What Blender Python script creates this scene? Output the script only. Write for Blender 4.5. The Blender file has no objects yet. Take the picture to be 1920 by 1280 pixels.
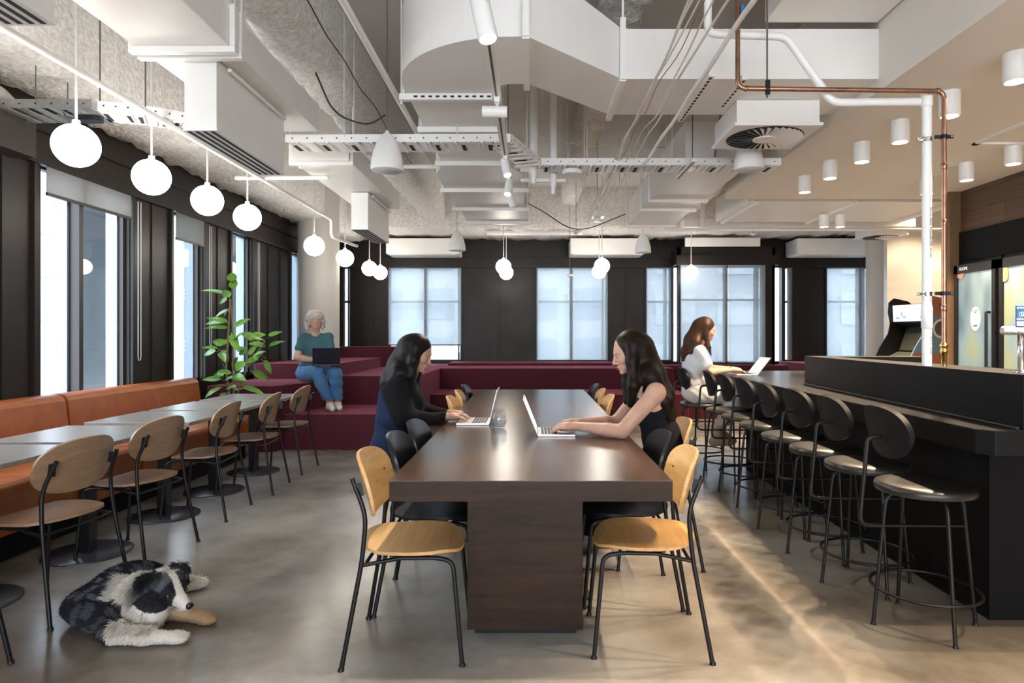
import bpy, math, random
import numpy as np
from mathutils import Vector, Matrix
PI = math.pi
random.seed(7); rng = np.random.default_rng(7)
scene = bpy.context.scene
COL = scene.collection
# ------------------------------------------------------------------ camera
F_PX = 1210.0; CAM_H = 1.32
cd = bpy.data.cameras.new('camera'); cam = bpy.data.objects.new('camera', cd); COL.objects.link(cam)
cam.location = (0, 0, CAM_H); cam.rotation_euler = (PI/2, 0, 0)
cd.sensor_width = 36; cd.lens = F_PX*36/1920
cd.shift_x = -36/1920; cd.shift_y = -10/1920
cd.clip_start = 0.05; cd.clip_end = 300
scene.camera = cam
# ------------------------------------------------------------------ colour management
vs = scene.view_settings
scene.display_settings.display_device = 'sRGB'
vs.view_transform = 'Standard'; vs.look = 'None'; vs.gamma = 1.0; vs.use_curve_mapping = False
vs.exposure = 1.0
scene.cycles.max_bounces = 9; scene.cycles.diffuse_bounces = 5; scene.cycles.transparent_max_bounces = 16
scene.cycles.caustics_reflective = False; scene.cycles.caustics_refractive = False
scene.cycles.sample_clamp_indirect = 4.0
scene.cycles.use_denoising = True
# ------------------------------------------------------------------ world and lights
wd = bpy.data.worlds.new('sky'); scene.world = wd; wd.use_nodes = True
bg = wd.node_tree.nodes['Background']
bg.inputs[0].default_value = (0.87, 0.935, 1.0, 1); bg.inputs[1].default_value = 6.2
def area(name, loc, rot, sx, sy, power, col):
    l = bpy.data.lights.new(name, 'AREA'); l.shape = 'RECTANGLE'; l.size = sx; l.size_y = sy
    l.energy = power; l.color = col
    o = bpy.data.objects.new(name, l); COL.objects.link(o); o.location = loc; o.rotation_euler = rot
    return o
def portal(name, loc, rot, sx, sy):
    o = area(name, loc, rot, sx, sy, 1, (1, 1, 1)); o.data.cycles.is_portal = True
    return o
# ------------------------------------------------------------------ mesh helpers
def vec(*a): return np.array(a, float)
class MB:
    def __init__(s): s.v = []; s.f = []; s.sm = []
    def add(s, verts, faces, smooth=False):
        n = len(s.v); s.v.extend([tuple(map(float, p)) for p in verts])
        for f in faces: s.f.append(tuple(i+n for i in f)); s.sm.append(smooth)
        return s
    def box(s, x0, x1, y0, y1, z0, z1):
        v = [(x, y, z) for z in (z0, z1) for y in (y0, y1) for x in (x0, x1)]
        return s.add(v, [(0,2,3,1),(4,5,7,6),(0,1,5,4),(2,6,7,3),(0,4,6,2),(1,3,7,5)])
    def obox(s, c, ax, ay, az):
        c, ax, ay, az = map(lambda q: np.array(q, float), (c, ax, ay, az))
        v = [c+i*ax+j*ay+k*az for k in (-.5,.5) for j in (-.5,.5) for i in (-.5,.5)]
        return s.add(v, [(0,2,3,1),(4,5,7,6),(0,1,5,4),(2,6,7,3),(0,4,6,2),(1,3,7,5)])
    def bar(s, p, q, w, h, up=(0,0,1)):
        p = np.array(p, float); q = np.array(q, float); d = q-p; L = np.linalg.norm(d); t = d/L
        u = np.array(up, float); u = u-t*np.dot(u, t)
        if np.linalg.norm(u) < 1e-4: u = np.cross(t, (1,0,0))
        u /= np.linalg.norm(u); w_ = np.cross(t, u)
        return s.obox((p+q)/2, d, w_*w, u*h)
    def tube(s, pts, r, n=10, closed=False, caps=True, flat=None):
        P = [np.array(p, float) for p in pts]; m = len(P)
        R = r if isinstance(r, (list, tuple, np.ndarray)) else [r]*m
        T = []
        for i in range(m):
            if closed: t = P[(i+1) % m]-P[i-1]
            else: t = P[min(i+1, m-1)]-P[max(i-1, 0)]
            T.append(t/(np.linalg.norm(t)+1e-12))
        a = np.cross(T[0], (0,0,1))
        if np.linalg.norm(a) < 1e-3: a = np.cross(T[0], (1,0,0))
        a /= np.linalg.norm(a); vs_ = []
        for i in range(m):
            a = a-T[i]*np.dot(a, T[i]); a /= np.linalg.norm(a)+1e-12
            b = np.cross(T[i], a)
            for k in range(n):
                an = 2*PI*k/n
                vs_.append(P[i]+R[i]*(math.cos(an)*a+math.sin(an)*b*(flat or 1)))
        fs = []
        for i in range(m if closed else m-1):
            j = (i+1) % m
            for k in range(n):
                l = (k+1) % n; fs.append((i*n+k, i*n+l, j*n+l, j*n+k))
        s.add(vs_, fs, True)
        if caps and not closed:
            s.add(vs_[:n], [tuple(range(n-1, -1, -1))]); s.add(vs_[-n:], [tuple(range(n))])
        return s
    def cyl(s, p, q, r, n=20, r2=None): return s.tube([p, q], [r, r if r2 is None else r2], n)
    def lathe(s, prof, c=(0,0,0), n=32, smooth=True, axis=None):
        c = np.array(c, float); M = np.eye(3)
        if axis is not None:
            q = Vector((0,0,1)).rotation_difference(Vector(axis)).to_matrix(); M = np.array(q)
        vs_ = []
        for r, z in prof:
            for k in range(n):
                an = 2*PI*k/n; vs_.append(c+M @ np.array((r*math.cos(an), r*math.sin(an), z)))
        fs = []
        for i in range(len(prof)-1):
            for k in range(n):
                l = (k+1) % n; fs.append((i*n+k, i*n+l, (i+1)*n+l, (i+1)*n+k))
        s.add(vs_, fs, smooth)
        if prof[0][0] > 1e-5: s.add(vs_[:n], [tuple(range(n-1, -1, -1))])
        if prof[-1][0] > 1e-5: s.add(vs_[-n:], [tuple(range(n))])
        return s
    def prism(s, poly, a, b, fn=None, smooth=False):
        """poly: 2-D outline, extruded from a to b along the third axis; fn maps (u, v, w) to xyz."""
        fn = fn or (lambda u, v, w: (u, v, w)); n = len(poly)
        v = [fn(p[0], p[1], a) for p in poly]+[fn(p[0], p[1], b) for p in poly]
        s.add(v, [tuple(range(n-1, -1, -1)), tuple(range(n, 2*n))])
        s.add(v, [(i, (i+1) % n, n+(i+1) % n, n+i) for i in range(n)], smooth)
        return s
    def shell(s, outline, surf, thick, rings=5):
        """thin plate: outline in (u,v), surf(u,v)->(xyz, normal); filled by shrinking rings"""
        n = len(outline); top = []; bot = []
        c = np.mean(np.array(outline), axis=0)
        for k in range(rings):
            t = 1-k/rings
            for p in outline:
                uv = c+(np.array(p)-c)*t
                x, nn = surf(*uv); x = np.array(x); nn = np.array(nn)
                top.append(x+nn*thick/2); bot.append(x-nn*thick/2)
        x, nn = surf(*c); x = np.array(x); nn = np.array(nn)
        top.append(x+nn*thick/2); bot.append(x-nn*thick/2)
        ft = []
        for k in range(rings-1):
            for i in range(n):
                j = (i+1) % n; ft.append((k*n+i, k*n+j, (k+1)*n+j, (k+1)*n+i))
        for i in range(n): ft.append(((rings-1)*n+i, (rings-1)*n+(i+1) % n, rings*n))
        s.add(top, ft, True); s.add(bot, [tuple(reversed(f)) for f in ft], True)
        ed = top[:n]+bot[:n]
        s.add(ed, [(i, n+i, n+(i+1) % n, (i+1) % n) for i in range(n)], True)
        return s
    def build(s, name, m, parent=None, origin=None, bevel=0, **kw):
        me = bpy.data.meshes.new(name)
        V = np.array(s.v, float)
        off = world_loc(parent) if (parent is not None and not parent.get('_local')) else None
        if off is not None: V = V-off
        loc = (0, 0, 0)
        if parent is None:
            if origin is None:
                lo, hi = V.min(0), V.max(0); origin = ((lo[0]+hi[0])/2, (lo[1]+hi[1])/2, lo[2])
            V = V-np.array(origin); loc = origin
        me.from_pydata([tuple(p) for p in V], [], s.f)
        me.polygons.foreach_set('use_smooth', s.sm); me.update()
        ms = m if isinstance(m, list) else [m]
        for q in ms: me.materials.append(q)
        o = bpy.data.objects.new(name, me); COL.objects.link(o); o.location = loc
        if parent is not None:
            o.parent = parent
            if parent.get('_local'): o['_local'] = 1
        if bevel:
            b = o.modifiers.new('bevel', 'BEVEL'); b.width = bevel; b.segments = 2; b.limit_method = 'ANGLE'; b.angle_limit = 0.7
        tag(o, **kw)
        return o
def world_loc(o):
    v = np.zeros(3)
    while o is not None: v += np.array(o.location); o = o.parent
    return v
def tag(o, label=None, cat=None, group=None, kind=None):
    if label: o['label'] = label
    if cat: o['category'] = cat
    if group: o['group'] = group
    if kind: o['kind'] = kind
    return o
def thing(name, loc, label, cat, group=None, rz=0, local=False):
    o = bpy.data.objects.new(name, None); COL.objects.link(o); o.location = loc; o.rotation_euler = (0, 0, rz)
    o.empty_display_size = 0.05
    if local: o['_local'] = 1
    return tag(o, label, cat, group)
def part_label(o, l): o['label'] = l; return o
def copy_tree(o, parent=None):
    c = o.copy(); COL.objects.link(c); c.parent = parent
    for ch in list(o.children): copy_tree(ch, c)
    return c
def relabel(o, label, group=None):
    o['label'] = label
    if group: o['group'] = group
    return o
def fillet(pts, r, n=6):
    """round the inner corners of a polyline"""
    P = [np.array(p, float) for p in pts]; out = [P[0]]
    for i in range(1, len(P)-1):
        a, b, c = P[i-1], P[i], P[i+1]
        u = a-b; w = c-b; lu = np.linalg.norm(u); lw = np.linalg.norm(w); u /= lu; w /= lw
        rr = min(r if not isinstance(r, (list, tuple)) else r[i-1], lu*.49, lw*.49)
        p, q = b+u*rr, b+w*rr
        for k in range(n+1):
            t = k/n; out.append((1-t)**2*p+2*t*(1-t)*b+t*t*q)
    out.append(P[-1]); return out
def superell(a, b, e=2.6, n=40, cx=0, cy=0):
    o = []
    for k in range(n):
        t = 2*PI*k/n; c, s_ = math.cos(t), math.sin(t)
        o.append((cx+a*math.copysign(abs(c)**(2/e), c), cy+b*math.copysign(abs(s_)**(2/e), s_)))
    return o
# ------------------------------------------------------------------ materials
def new_mat(name):
    m = bpy.data.materials.new(name); m.use_nodes = True
    nt = m.node_tree; return m, nt, nt.nodes['Principled BSDF']
def N(nt, t, **kw):
    n = nt.nodes.new(t)
    for k, v in kw.items():
        if k.startswith('i_'):
            n.inputs[k[2:].replace('_', ' ')].default_value = v
        else: setattr(n, k, v)
    return n
def coords(nt, scale=(1,1,1), world=False, rot=(0,0,0)):
    if world: g = N(nt, 'ShaderNodeNewGeometry'); src = g.outputs['Position']
    else: g = N(nt, 'ShaderNodeTexCoord'); src = g.outputs['Object']
    mp = N(nt, 'ShaderNodeMapping'); mp.inputs['Scale'].default_value = scale; mp.inputs['Rotation'].default_value = rot
    nt.links.new(src, mp.inputs[0]); return mp.outputs[0]
def ramp(nt, fac, stops):
    r = N(nt, 'ShaderNodeValToRGB'); e = r.color_ramp.elements
    while len(e) < len(stops): e.new(0.5)
    for i, (p, c) in enumerate(stops): e[i].position = p; e[i].color = (*c, 1)
    nt.links.new(fac, r.inputs[0]); return r.outputs[0]
def noise(nt, vec_, sc, det=4, rough=.55, dist=0):
    n = N(nt, 'ShaderNodeTexNoise'); n.inputs['Scale'].default_value = sc; n.inputs['Detail'].default_value = det
    n.inputs['Roughness'].default_value = rough; n.inputs['Distortion'].default_value = dist
    nt.links.new(vec_, n.inputs['Vector']); return n.outputs['Fac']
def bump(nt, b, h, strength, dist=0.01):
    n = N(nt, 'ShaderNodeBump'); n.inputs['Strength'].default_value = strength; n.inputs['Distance'].default_value = dist
    nt.links.new(h, n.inputs['Height']); nt.links.new(n.outputs[0], b.inputs['Normal']); return n
def mat(name, col, rough=.5, metal=0, vary=None, bmp=None, spec=.5, coat=0, sheen=0, rvar=None, world=False, stretch=(1,1,1), emit=None, estr=0):
    m, nt, b = new_mat(name)
    b.inputs['Base Color'].default_value = (*col, 1); b.inputs['Roughness'].default_value = rough
    b.inputs['Metallic'].default_value = metal; b.inputs['Specular IOR Level'].default_value = spec
    if coat: b.inputs['Coat Weight'].default_value = coat; b.inputs['Coat Roughness'].default_value = .12
    if sheen: b.inputs['Sheen Weight'].default_value = sheen; b.inputs['Sheen Roughness'].default_value = .4
    co = coords(nt, stretch, world)
    if vary:
        sc, c2 = vary[0], vary[1]; f = noise(nt, co, sc)
        nt.links.new(ramp(nt, f, [(.32, col), (.68, c2)]), b.inputs['Base Color'])
    if rvar:
        f = noise(nt, co, rvar[0]); mr = N(nt, 'ShaderNodeMapRange'); nt.links.new(f, mr.inputs[0])
        mr.inputs['From Min'].default_value = .3; mr.inputs['From Max'].default_value = .7
        mr.inputs['To Min'].default_value = rvar[1]; mr.inputs['To Max'].default_value = rvar[2]
        nt.links.new(mr.outputs[0], b.inputs['Roughness'])
    if bmp: bump(nt, b, noise(nt, co, bmp[0], 5), bmp[1], bmp[2])
    if emit: b.inputs['Emission Color'].default_value = (*emit, 1); b.inputs['Emission Strength'].default_value = estr
    return m
def wood(name, c1, c2, axis='x', rough=.38, sc=1.0, spec=.5, plank=0, world=False, coat=0):
    m, nt, b = new_mat(name); st = {'x': (1.2, 14, 14), 'y': (14, 1.2, 14), 'z': (14, 14, 1.2)}[axis]
    co = coords(nt, tuple(q*sc for q in st), world)
    f1 = noise(nt, co, 1.6, 6, .62, 1.2)
    f2 = noise(nt, coords(nt, tuple(q*sc*4 for q in st), world), 3.5, 3, .6)
    mx = N(nt, 'ShaderNodeMath', operation='MULTIPLY_ADD'); mx.inputs[1].default_value = .35
    nt.links.new(f2, mx.inputs[0]); nt.links.new(f1, mx.inputs[2])
    col = ramp(nt, mx.outputs[0], [(.38, c1), (.86, c2)])
    if plank:
        br = N(nt, 'ShaderNodeTexBrick'); br.inputs['Scale'].default_value = 1; br.inputs['Mortar Size'].default_value = .003
        br.inputs['Brick Width'].default_value = 1.6; br.inputs['Row Height'].default_value = plank
        br.inputs['Color1'].default_value = (.55,.55,.55,1); br.inputs['Color2'].default_value = (1.25,1.2,1.15,1); br.inputs['Mortar'].default_value = (.1,.1,.1,1)
        g = coords(nt, (1,1,1), True)
        sx = N(nt, 'ShaderNodeSeparateXYZ'); cx = N(nt, 'ShaderNodeCombineXYZ'); nt.links.new(g, sx.inputs[0])
        nt.links.new(sx.outputs[1], cx.inputs[0]); nt.links.new(sx.outputs[2], cx.inputs[1]); nt.links.new(cx.outputs[0], br.inputs[0])
        mm = N(nt, 'ShaderNodeMix', data_type='RGBA', blend_type='MULTIPLY'); mm.inputs['Factor'].default_value = 1
        nt.links.new(col, mm.inputs['A']); nt.links.new(br.outputs['Color'], mm.inputs['B']); col = mm.outputs['Result']
    nt.links.new(col, b.inputs['Base Color'])
    b.inputs['Roughness'].default_value = rough; b.inputs['Specular IOR Level'].default_value = spec
    if coat: b.inputs['Coat Weight'].default_value = coat; b.inputs['Coat Roughness'].default_value = .2
    bump(nt, b, f2, .12, .002)
    return m
def glassy(name, tint, tr, rough=0.02, gloss=1.0):
    """thin pane: see-through with a fresnel reflection"""
    m, nt, b = new_mat(name); nt.nodes.remove(b)
    out = nt.nodes['Material Output']
    t = N(nt, 'ShaderNodeBsdfTransparent'); t.inputs[0].default_value = (*[c*tr for c in tint], 1)
    g = N(nt, 'ShaderNodeBsdfGlossy'); g.inputs['Roughness'].default_value = rough; g.inputs[0].default_value = (gloss, gloss, gloss, 1)
    fr = N(nt, 'ShaderNodeFresnel'); fr.inputs[0].default_value = 1.45
    ge = N(nt, 'ShaderNodeNewGeometry'); iv = N(nt, 'ShaderNodeMath', operation='SUBTRACT'); iv.inputs[0].default_value = 1
    nt.links.new(ge.outputs['Backfacing'], iv.inputs[1]); ml = N(nt, 'ShaderNodeMath', operation='MULTIPLY')
    nt.links.new(fr.outputs[0], ml.inputs[0]); nt.links.new(iv.outputs[0], ml.inputs[1])
    mx = N(nt, 'ShaderNodeMixShader'); nt.links.new(ml.outputs[0], mx.inputs[0])
    nt.links.new(t.outputs[0], mx.inputs[1]); nt.links.new(g.outputs[0], mx.inputs[2]); nt.links.new(mx.outputs[0], out.inputs[0])
    return m
def screen_mat(name, col, open_):
    """woven roller-blind fabric: part see-through, part translucent"""
    m, nt, b = new_mat(name); nt.nodes.remove(b); out = nt.nodes['Material Output']
    t = N(nt, 'ShaderNodeBsdfTransparent'); d = N(nt, 'ShaderNodeBsdfDiffuse'); d.inputs[0].default_value = (*col, 1)
    l = N(nt, 'ShaderNodeBsdfTranslucent'); l.inputs[0].default_value = (*col, 1)
    m1 = N(nt, 'ShaderNodeMixShader'); m1.inputs[0].default_value = .5
    m2 = N(nt, 'ShaderNodeMixShader')
    wv = noise(nt, coords(nt, (1, 1, 1), True), 9, 3)
    mr = N(nt, 'ShaderNodeMapRange'); nt.links.new(wv, mr.inputs[0]); mr.inputs['To Min'].default_value = open_-.06; mr.inputs['To Max'].default_value = open_+.06
    nt.links.new(mr.outputs[0], m2.inputs[0])
    nt.links.new(d.outputs[0], m1.inputs[1]); nt.links.new(l.outputs[0], m1.inputs[2])
    nt.links.new(m1.outputs[0], m2.inputs[1]); nt.links.new(t.outputs[0], m2.inputs[2]); nt.links.new(m2.outputs[0], out.inputs[0])
    return m
def floor_mat():
    m, nt, b = new_mat('polished_concrete'); co = coords(nt, (1,1,1), True)
    a = noise(nt, co, .55, 3, .5); c = noise(nt, co, 2.6, 7, .62)
    mx = N(nt, 'ShaderNodeMath', operation='MULTIPLY_ADD'); mx.inputs[1].default_value = .42
    nt.links.new(c, mx.inputs[0]); nt.links.new(a, mx.inputs[2])
    col = ramp(nt, mx.outputs[0], [(.54, (.125,.102,.080)), (.66, (.205,.182,.155)), (.76, (.275,.258,.238)), (.90, (.36,.345,.325))])
    sp = noise(nt, co, 160, 2, .5); spc = ramp(nt, sp, [(.33, (.80,.80,.80)), (.44, (1,1,1))])
    mm = N(nt, 'ShaderNodeMix', data_type='RGBA', blend_type='MULTIPLY'); mm.inputs['Factor'].default_value = .3
    nt.links.new(col, mm.inputs['A']); nt.links.new(spc, mm.inputs['B']); nt.links.new(mm.outputs['Result'], b.inputs['Base Color'])
    mr = N(nt, 'ShaderNodeMapRange'); nt.links.new(noise(nt, co, 1.3, 2, .5), mr.inputs[0])
    mr.inputs['From Min'].default_value = .3; mr.inputs['From Max'].default_value = .7
    mr.inputs['To Min'].default_value = .215; mr.inputs['To Max'].default_value = .262
    nt.links.new(mr.outputs[0], b.inputs['Roughness']); b.inputs['Specular IOR Level'].default_value = .6
    bump(nt, b, noise(nt, co, 5.0, 2, .5), .04, .01)
    return m
MT = dict(
    floor=floor_mat(),
    white=mat('white_paint', (.87,.86,.84), .45, vary=(3, (.83,.82,.80))),
    white2=mat('white_metal_paint', (.86,.855,.84), .38),
    slab=mat('painted_soffit', (.58,.555,.53), .75, vary=(1.4, (.52,.50,.475)), world=True, bmp=(14,.15,.01)),
    spray=mat('sprayed_insulation', (.90,.885,.86), .95, vary=(26, (.66,.64,.61)), bmp=(24, .9, .035), world=True),
    plaster=mat('white_plasterboard', (.80,.76,.71), .7, world=True, vary=(1, (.77,.73,.68))),
    bronze=mat('dark_bronze_panel', (.016,.012,.010), .42, spec=.25, rvar=(2,.36,.48), world=True),
    bronze2=mat('dark_bronze_frame', (.028,.022,.018), .4, spec=.4),
    fin=mat('blue_grey_fin', (.30,.37,.45), .4),
    column=mat('painted_column', (.58,.55,.51), .6, world=True, vary=(2,(.54,.51,.47))),
    maroon=mat('maroon_velvet_carpet', (.095,.023,.033), .95, vary=(60,(.07,.015,.023)), bmp=(260,.35,.004), sheen=.3, world=True, spec=.1),
    leather=mat('tan_leather', (.36,.10,.022), .36, vary=(9,(.28,.075,.017)), bmp=(120,.12,.003), rvar=(6,.3,.46)),
    black=mat('black_powder_coat', (.007,.007,.008), .38, spec=.3),
    blackwood=mat('black_stained_veneer', (.008,.010,.015), .33, bmp=(60,.05,.002), stretch=(1,8,8)),
    edge=mat('plywood_edge', (.55,.38,.22), .5),
    blackleather=mat('black_leather', (.014,.013,.012), .36, bmp=(150,.12,.002), spec=.55),
    backleather=mat('black_leather_back', (.006,.006,.008), .5, bmp=(150,.1,.002), spec=.18),
    ledge=mat('black_ledge_panel', (.006,.006,.0065), .45, spec=.14),
    blackstone=mat('black_stone_counter', (.009,.0085,.0085), .3, world=True, spec=.3),
    bardark=mat('bar_front_panel', (.005,.005,.006), .6, spec=.12),
    copper=mat('aged_copper', (.42,.22,.145), .32, metal=1, vary=(14,(.24,.14,.10)), stretch=(1,1,1)),
    brass=mat('brass', (.75,.50,.20), .25, metal=1),
    chrome=mat('chrome', (.75,.75,.76), .16, metal=1),
    steel=mat('galvanised_steel', (.50,.50,.49), .42, metal=1, vary=(30,(.40,.40,.39))),
    darksteel=mat('dark_threaded_rod', (.16,.16,.16), .5, metal=.6),
    alu=mat('laptop_aluminium', (.62,.62,.63), .33, metal=.9),
    aludark=mat('dark_laptop_shell', (.03,.032,.045), .32, metal=.6),
    keys=mat('laptop_keys', (.02,.02,.022), .5),
    scr=mat('laptop_screen', (.02,.025,.03), .15, emit=(.75,.85,1), estr=.9),
    oak=wood('light_oak_veneer', (.46,.245,.085), (.66,.40,.165), 'y', .4),
    oakrow=wood('shaded_oak_veneer', (.21,.125,.072), (.33,.21,.125), 'y', .33),  # oak darkened for the row chairs: their shade is put into the colour
    walnut=wood('dark_oak_table', (.012,.006,.004), (.040,.020,.012), 'x', .45, world=True, spec=.2),
    walnuttop=wood('dark_oak_top', (.030,.015,.009), (.085,.044,.024), 'y', .24, world=True, spec=.6),
    cafe=mat('grey_laminate_top', (.19,.17,.15), .3, vary=(6,(.26,.235,.21)), stretch=(1,5,1)),
    planks=wood('dark_timber_cladding', (.035,.018,.010), (.13,.062,.028), 'y', .5, plank=.19, world=True),
    post=wood('timber_post', (.095,.052,.022), (.17,.098,.045), 'z', .5, world=True),
    leaf=None, stem=mat('plant_stem', (.20,.13,.07), .7), soil=mat('potting_soil', (.03,.02,.012), .95, bmp=(60,1,.02)),
    pot=mat('grey_planter', (.22,.21,.20), .6),
    drink=glassy('clear_tumbler', (.93,.95,.97), .96, .0), water=glassy('water_surface', (.86,.90,.93), .95, .0), globe=mat('opal_globe', (.95,.93,.9), .25, emit=(1,.93,.82), estr=11),
    lampdisc=mat('lamp_lens', (1,1,1), .4, emit=(1,.90,.74), estr=22),
    cord=mat('white_cord', (.75,.74,.72), .5), redcable=mat('red_cable', (.42,.22,.20), .5), bluecable=mat('blue_cable', (.05,.16,.36), .5),
    blackcable=mat('black_cable', (.02,.02,.02), .5),
    slot=mat('slot_shadow_gap', (.012,.012,.012), .8),
    grille=mat('speaker_mesh', (.66,.67,.68), .6, bmp=(400,.4,.002)),
    glass=glassy('window_glass', (.93,.97,1), .93),
    fridgeglass=None, blind=screen_mat('woven_roller_blind', (.42,.455,.48), .36), blind2=screen_mat('woven_blind_dim', (.36,.35,.34), .12),
    facade=mat('pale_facade', (.50,.535,.57), .8), facade2=mat('grey_facade', (.38,.42,.46), .7), bluewin=mat('facade_window', (.30,.35,.42), .3),
    green=mat('green_mural', (.50,.68,.56), .7, vary=(.5,(.26,.54,.36))), street=mat('street_paving', (.32,.32,.33), .9),
    blue=mat('blue_plastic', (.03,.13,.32), .4),
)
MT['maroon'].node_tree.nodes['Principled BSDF'].inputs['Sheen Tint'].default_value = (.95,.28,.38,1)
MT['leaf'] = mat('leaf', (.20,.40,.05), .35, vary=(7,(.08,.24,.04)), spec=.5)
_l = MT['leaf'].node_tree.nodes['Principled BSDF']; _l.inputs['Transmission Weight'].default_value = 0
_l.inputs['Subsurface Weight'].default_value = .12; _l.inputs['Subsurface Radius'].default_value = (.01,.02,.003)
# ================================================================== THE SETTING
def struct(name, mb, m, **kw):
    return mb.build(name, m, kind='structure', **kw)
struct('floor', MB().box(-3.95, 9, -4.2, 12.6, -.12, 0), MT['floor'])
struct('ceiling', MB().box(-4.1, 9, -4.2, 12.9, 3.9, 4.05), MT['slab'])
# ---- left wall: dark bronze cladding with tall windows
LX = -3.8; HD = 2.66
m = MB()
m.box(-3.95, LX, -4.2, 12.6, HD, 3.9)                      # band over the windows
m.box(-3.95, LX, -4.2, 12.6, 0, .80)                        # under the sills
LW = [(2.7,4.35,None),(5.0,6.1,5.45),(6.83,7.46,None),(8.17,8.77,None),(10.2,10.75,None)]
y = -4.2
for a, b_, _ in LW:
    m.box(-3.95, LX, y, a, .80, HD); y = b_
m.box(-3.95, LX, y, 12.6, .80, HD)
for yy in (4.62, 6.45, 7.8, 9.3, 9.75): m.box(LX, LX+.012, yy, yy+.03, .8, HD)
for yy in (4.92, 6.13, 6.79, 7.49, 8.13, 8.8, 10.15): m.box(LX, LX+.03, yy-.02, yy+.02, .8, HD)
m.box(LX, LX+.05, 4.4, 12.5, 2.64, 2.68); m.box(LX, LX+.035, 4.7, 12.5, 2.9, 2.91)
struct('wall_left', m, MT['bronze'])
struct('trim_1', MB().box(-3.8, -3.62, 2.0, 4.72, 2.62, 2.92), MT['bronze2'])
n_win = 0
def win_left(a, b_, mull):
    global n_win; n_win += 1
    f = MB(); x0, x1 = -3.90, -3.84
    for u, v_ in ((a, a+.03), (b_-.03, b_)): f.box(x0, x1, u, v_, .80, HD)
    f.box(x0, x1, a, b_, .80, .84); f.box(x0, x1, a, b_, HD-.03, HD)
    if mull: f.box(-3.92, -3.80, mull-.025, mull+.025, .8, HD)
    w = struct('window_%d' % n_win, f, MT['bronze2'])
    MB().box(-3.875, -3.869, a+.02, b_-.02, .83, HD-.02).build('window_pane', MT['glass'], w)
    fn = MB()
    for e in ([mull] if mull else [])+[b_]:
        fn.box(-3.99, -3.885, e-.05, e-.028, .5, 3.1)
    fo = fn.build('facade_fin', MT['fin'], w)
    bt = MB()
    for e in ([mull] if mull else [])+[b_]:
        for zz in (1.15, 1.75, 2.35):
            for dz in (0, .05, .1): bt.box(-3.985, -3.975, e-.055, e-.05, zz+dz, zz+dz+.012)
    bt.build('fin_bolts', MT['chrome'], w)
for a, b_, mu in LW: win_left(a, b_, mu)
# ---- back wall
BY = 12.5
m = MB(); m.box(-3.95, 9, BY, 12.65, HD, 3.9); m.box(-3.95, 9, BY, 12.65, 0, .835)
def bx(px, d=BY): return (px-996)*d/F_PX
BW = [(642,658,None),(729,866,798),(1006,1139,1071),(1211,1258,None),(1468,1482,None),(1549,1632,1611)]
x = -3.95
for a, b_, _ in BW[:4]+[(1262,1466,None)]+BW[4:]:
    m.box(x, bx(a), BY, 12.65, .835, HD); x = bx(b_)
m.box(x, 6.9, BY, 12.65, .835, HD); m.box(8.8, 9, BY, 12.65, .835, HD)  # gap left at the far right: unseen opening added to let daylight in
for px in (700, 866, 935, 1003, 1141, 1173, 1208, 1480, 1547): m.box(bx(px)-.012, bx(px)+.012, BY-.02, BY, .835, HD)
m.box(-3.8, 9, BY-.05, BY, 2.64, 2.70); m.box(-3.8, 9, BY-.03, BY, 2.84, 2.855)
for px in (760, 905, 1090, 1200): m.box(bx(px)-.004, bx(px)+.004, BY-.008, BY, 2.7, 3.2)
struct('wall_back', m, MT['bronze'])
def win_back(a, b_, mu, Y, z0=.835, x_is_px=True, d=BY):
    global n_win; n_win += 1
    if x_is_px: a, b_ = bx(a), bx(b_); mu = bx(mu) if mu else None
    f = MB(); f.box(a, a+.03, Y+.02, Y+.09, z0, HD); f.box(b_-.03, b_, Y+.02, Y+.09, z0, HD)
    f.box(a, b_, Y+.02, Y+.09, z0, z0+.03); f.box(a, b_, Y+.02, Y+.09, HD-.03, HD)
    if mu: f.box(mu-.03, mu+.03, Y-.01, Y+.1, z0, HD)
    f.box(a, b_, Y+.1, Y+.14, 1.97, 2.01); f.box(b_-.09, b_-.06, Y+.1, Y+.3, z0, HD)
    w = struct('window_%d' % n_win, f, MT['bronze2'])
    MB().box(a+.02, b_-.02, Y+.05, Y+.056, z0+.02, HD-.02).build('window_pane', MT['glass'], w)
    return a, b_
for i, (a, b_, mu) in enumerate(BW): win_back(a, b_, mu, BY)
# projecting bay of the back wall
QY = 11.85; m = MB(); q0, q1 = 1272, 1453
X0, X1 = bx(q0, QY), bx(q1, QY)
m.box(X0, X1, QY, QY+.12, HD, 2.95); m.box(X0, X1, QY, QY+.12, 0, .80)
m.box(X0, X0+.05, QY, QY+.12, .8, HD); m.box(bx(1432, QY), X1, QY, QY+.12, .8, HD)
m.box(X0, X0+.05, QY, BY, HD, 2.95); m.box(X0, X0+.05, QY, BY, 0, .8)
m.box(X1-.05, X1, QY, BY, 0, 2.95)
m.box(X0-.05, X1+.05, QY-.06, QY, 2.62, 2.80)
struct('wall_bay', m, MT['bronze'])
win_back(bx(1275, QY), bx(1432, QY), bx(1361, QY), QY, .80, False)
n_win += 1
w = struct('window_%d' % n_win, MB().box(X0+.01, X0+.04, QY+.12, QY+.18, .8, HD).box(X0+.01, X0+.04, BY-.06, BY, .8, HD).box(X0+.01, X0+.04, QY+.12, BY, .8, .84), MT['bronze2'])
MB().box(X0+.02, X0+.026, QY+.15, BY-.04, .83, HD).build('window_pane', MT['glass'], w)
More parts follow.
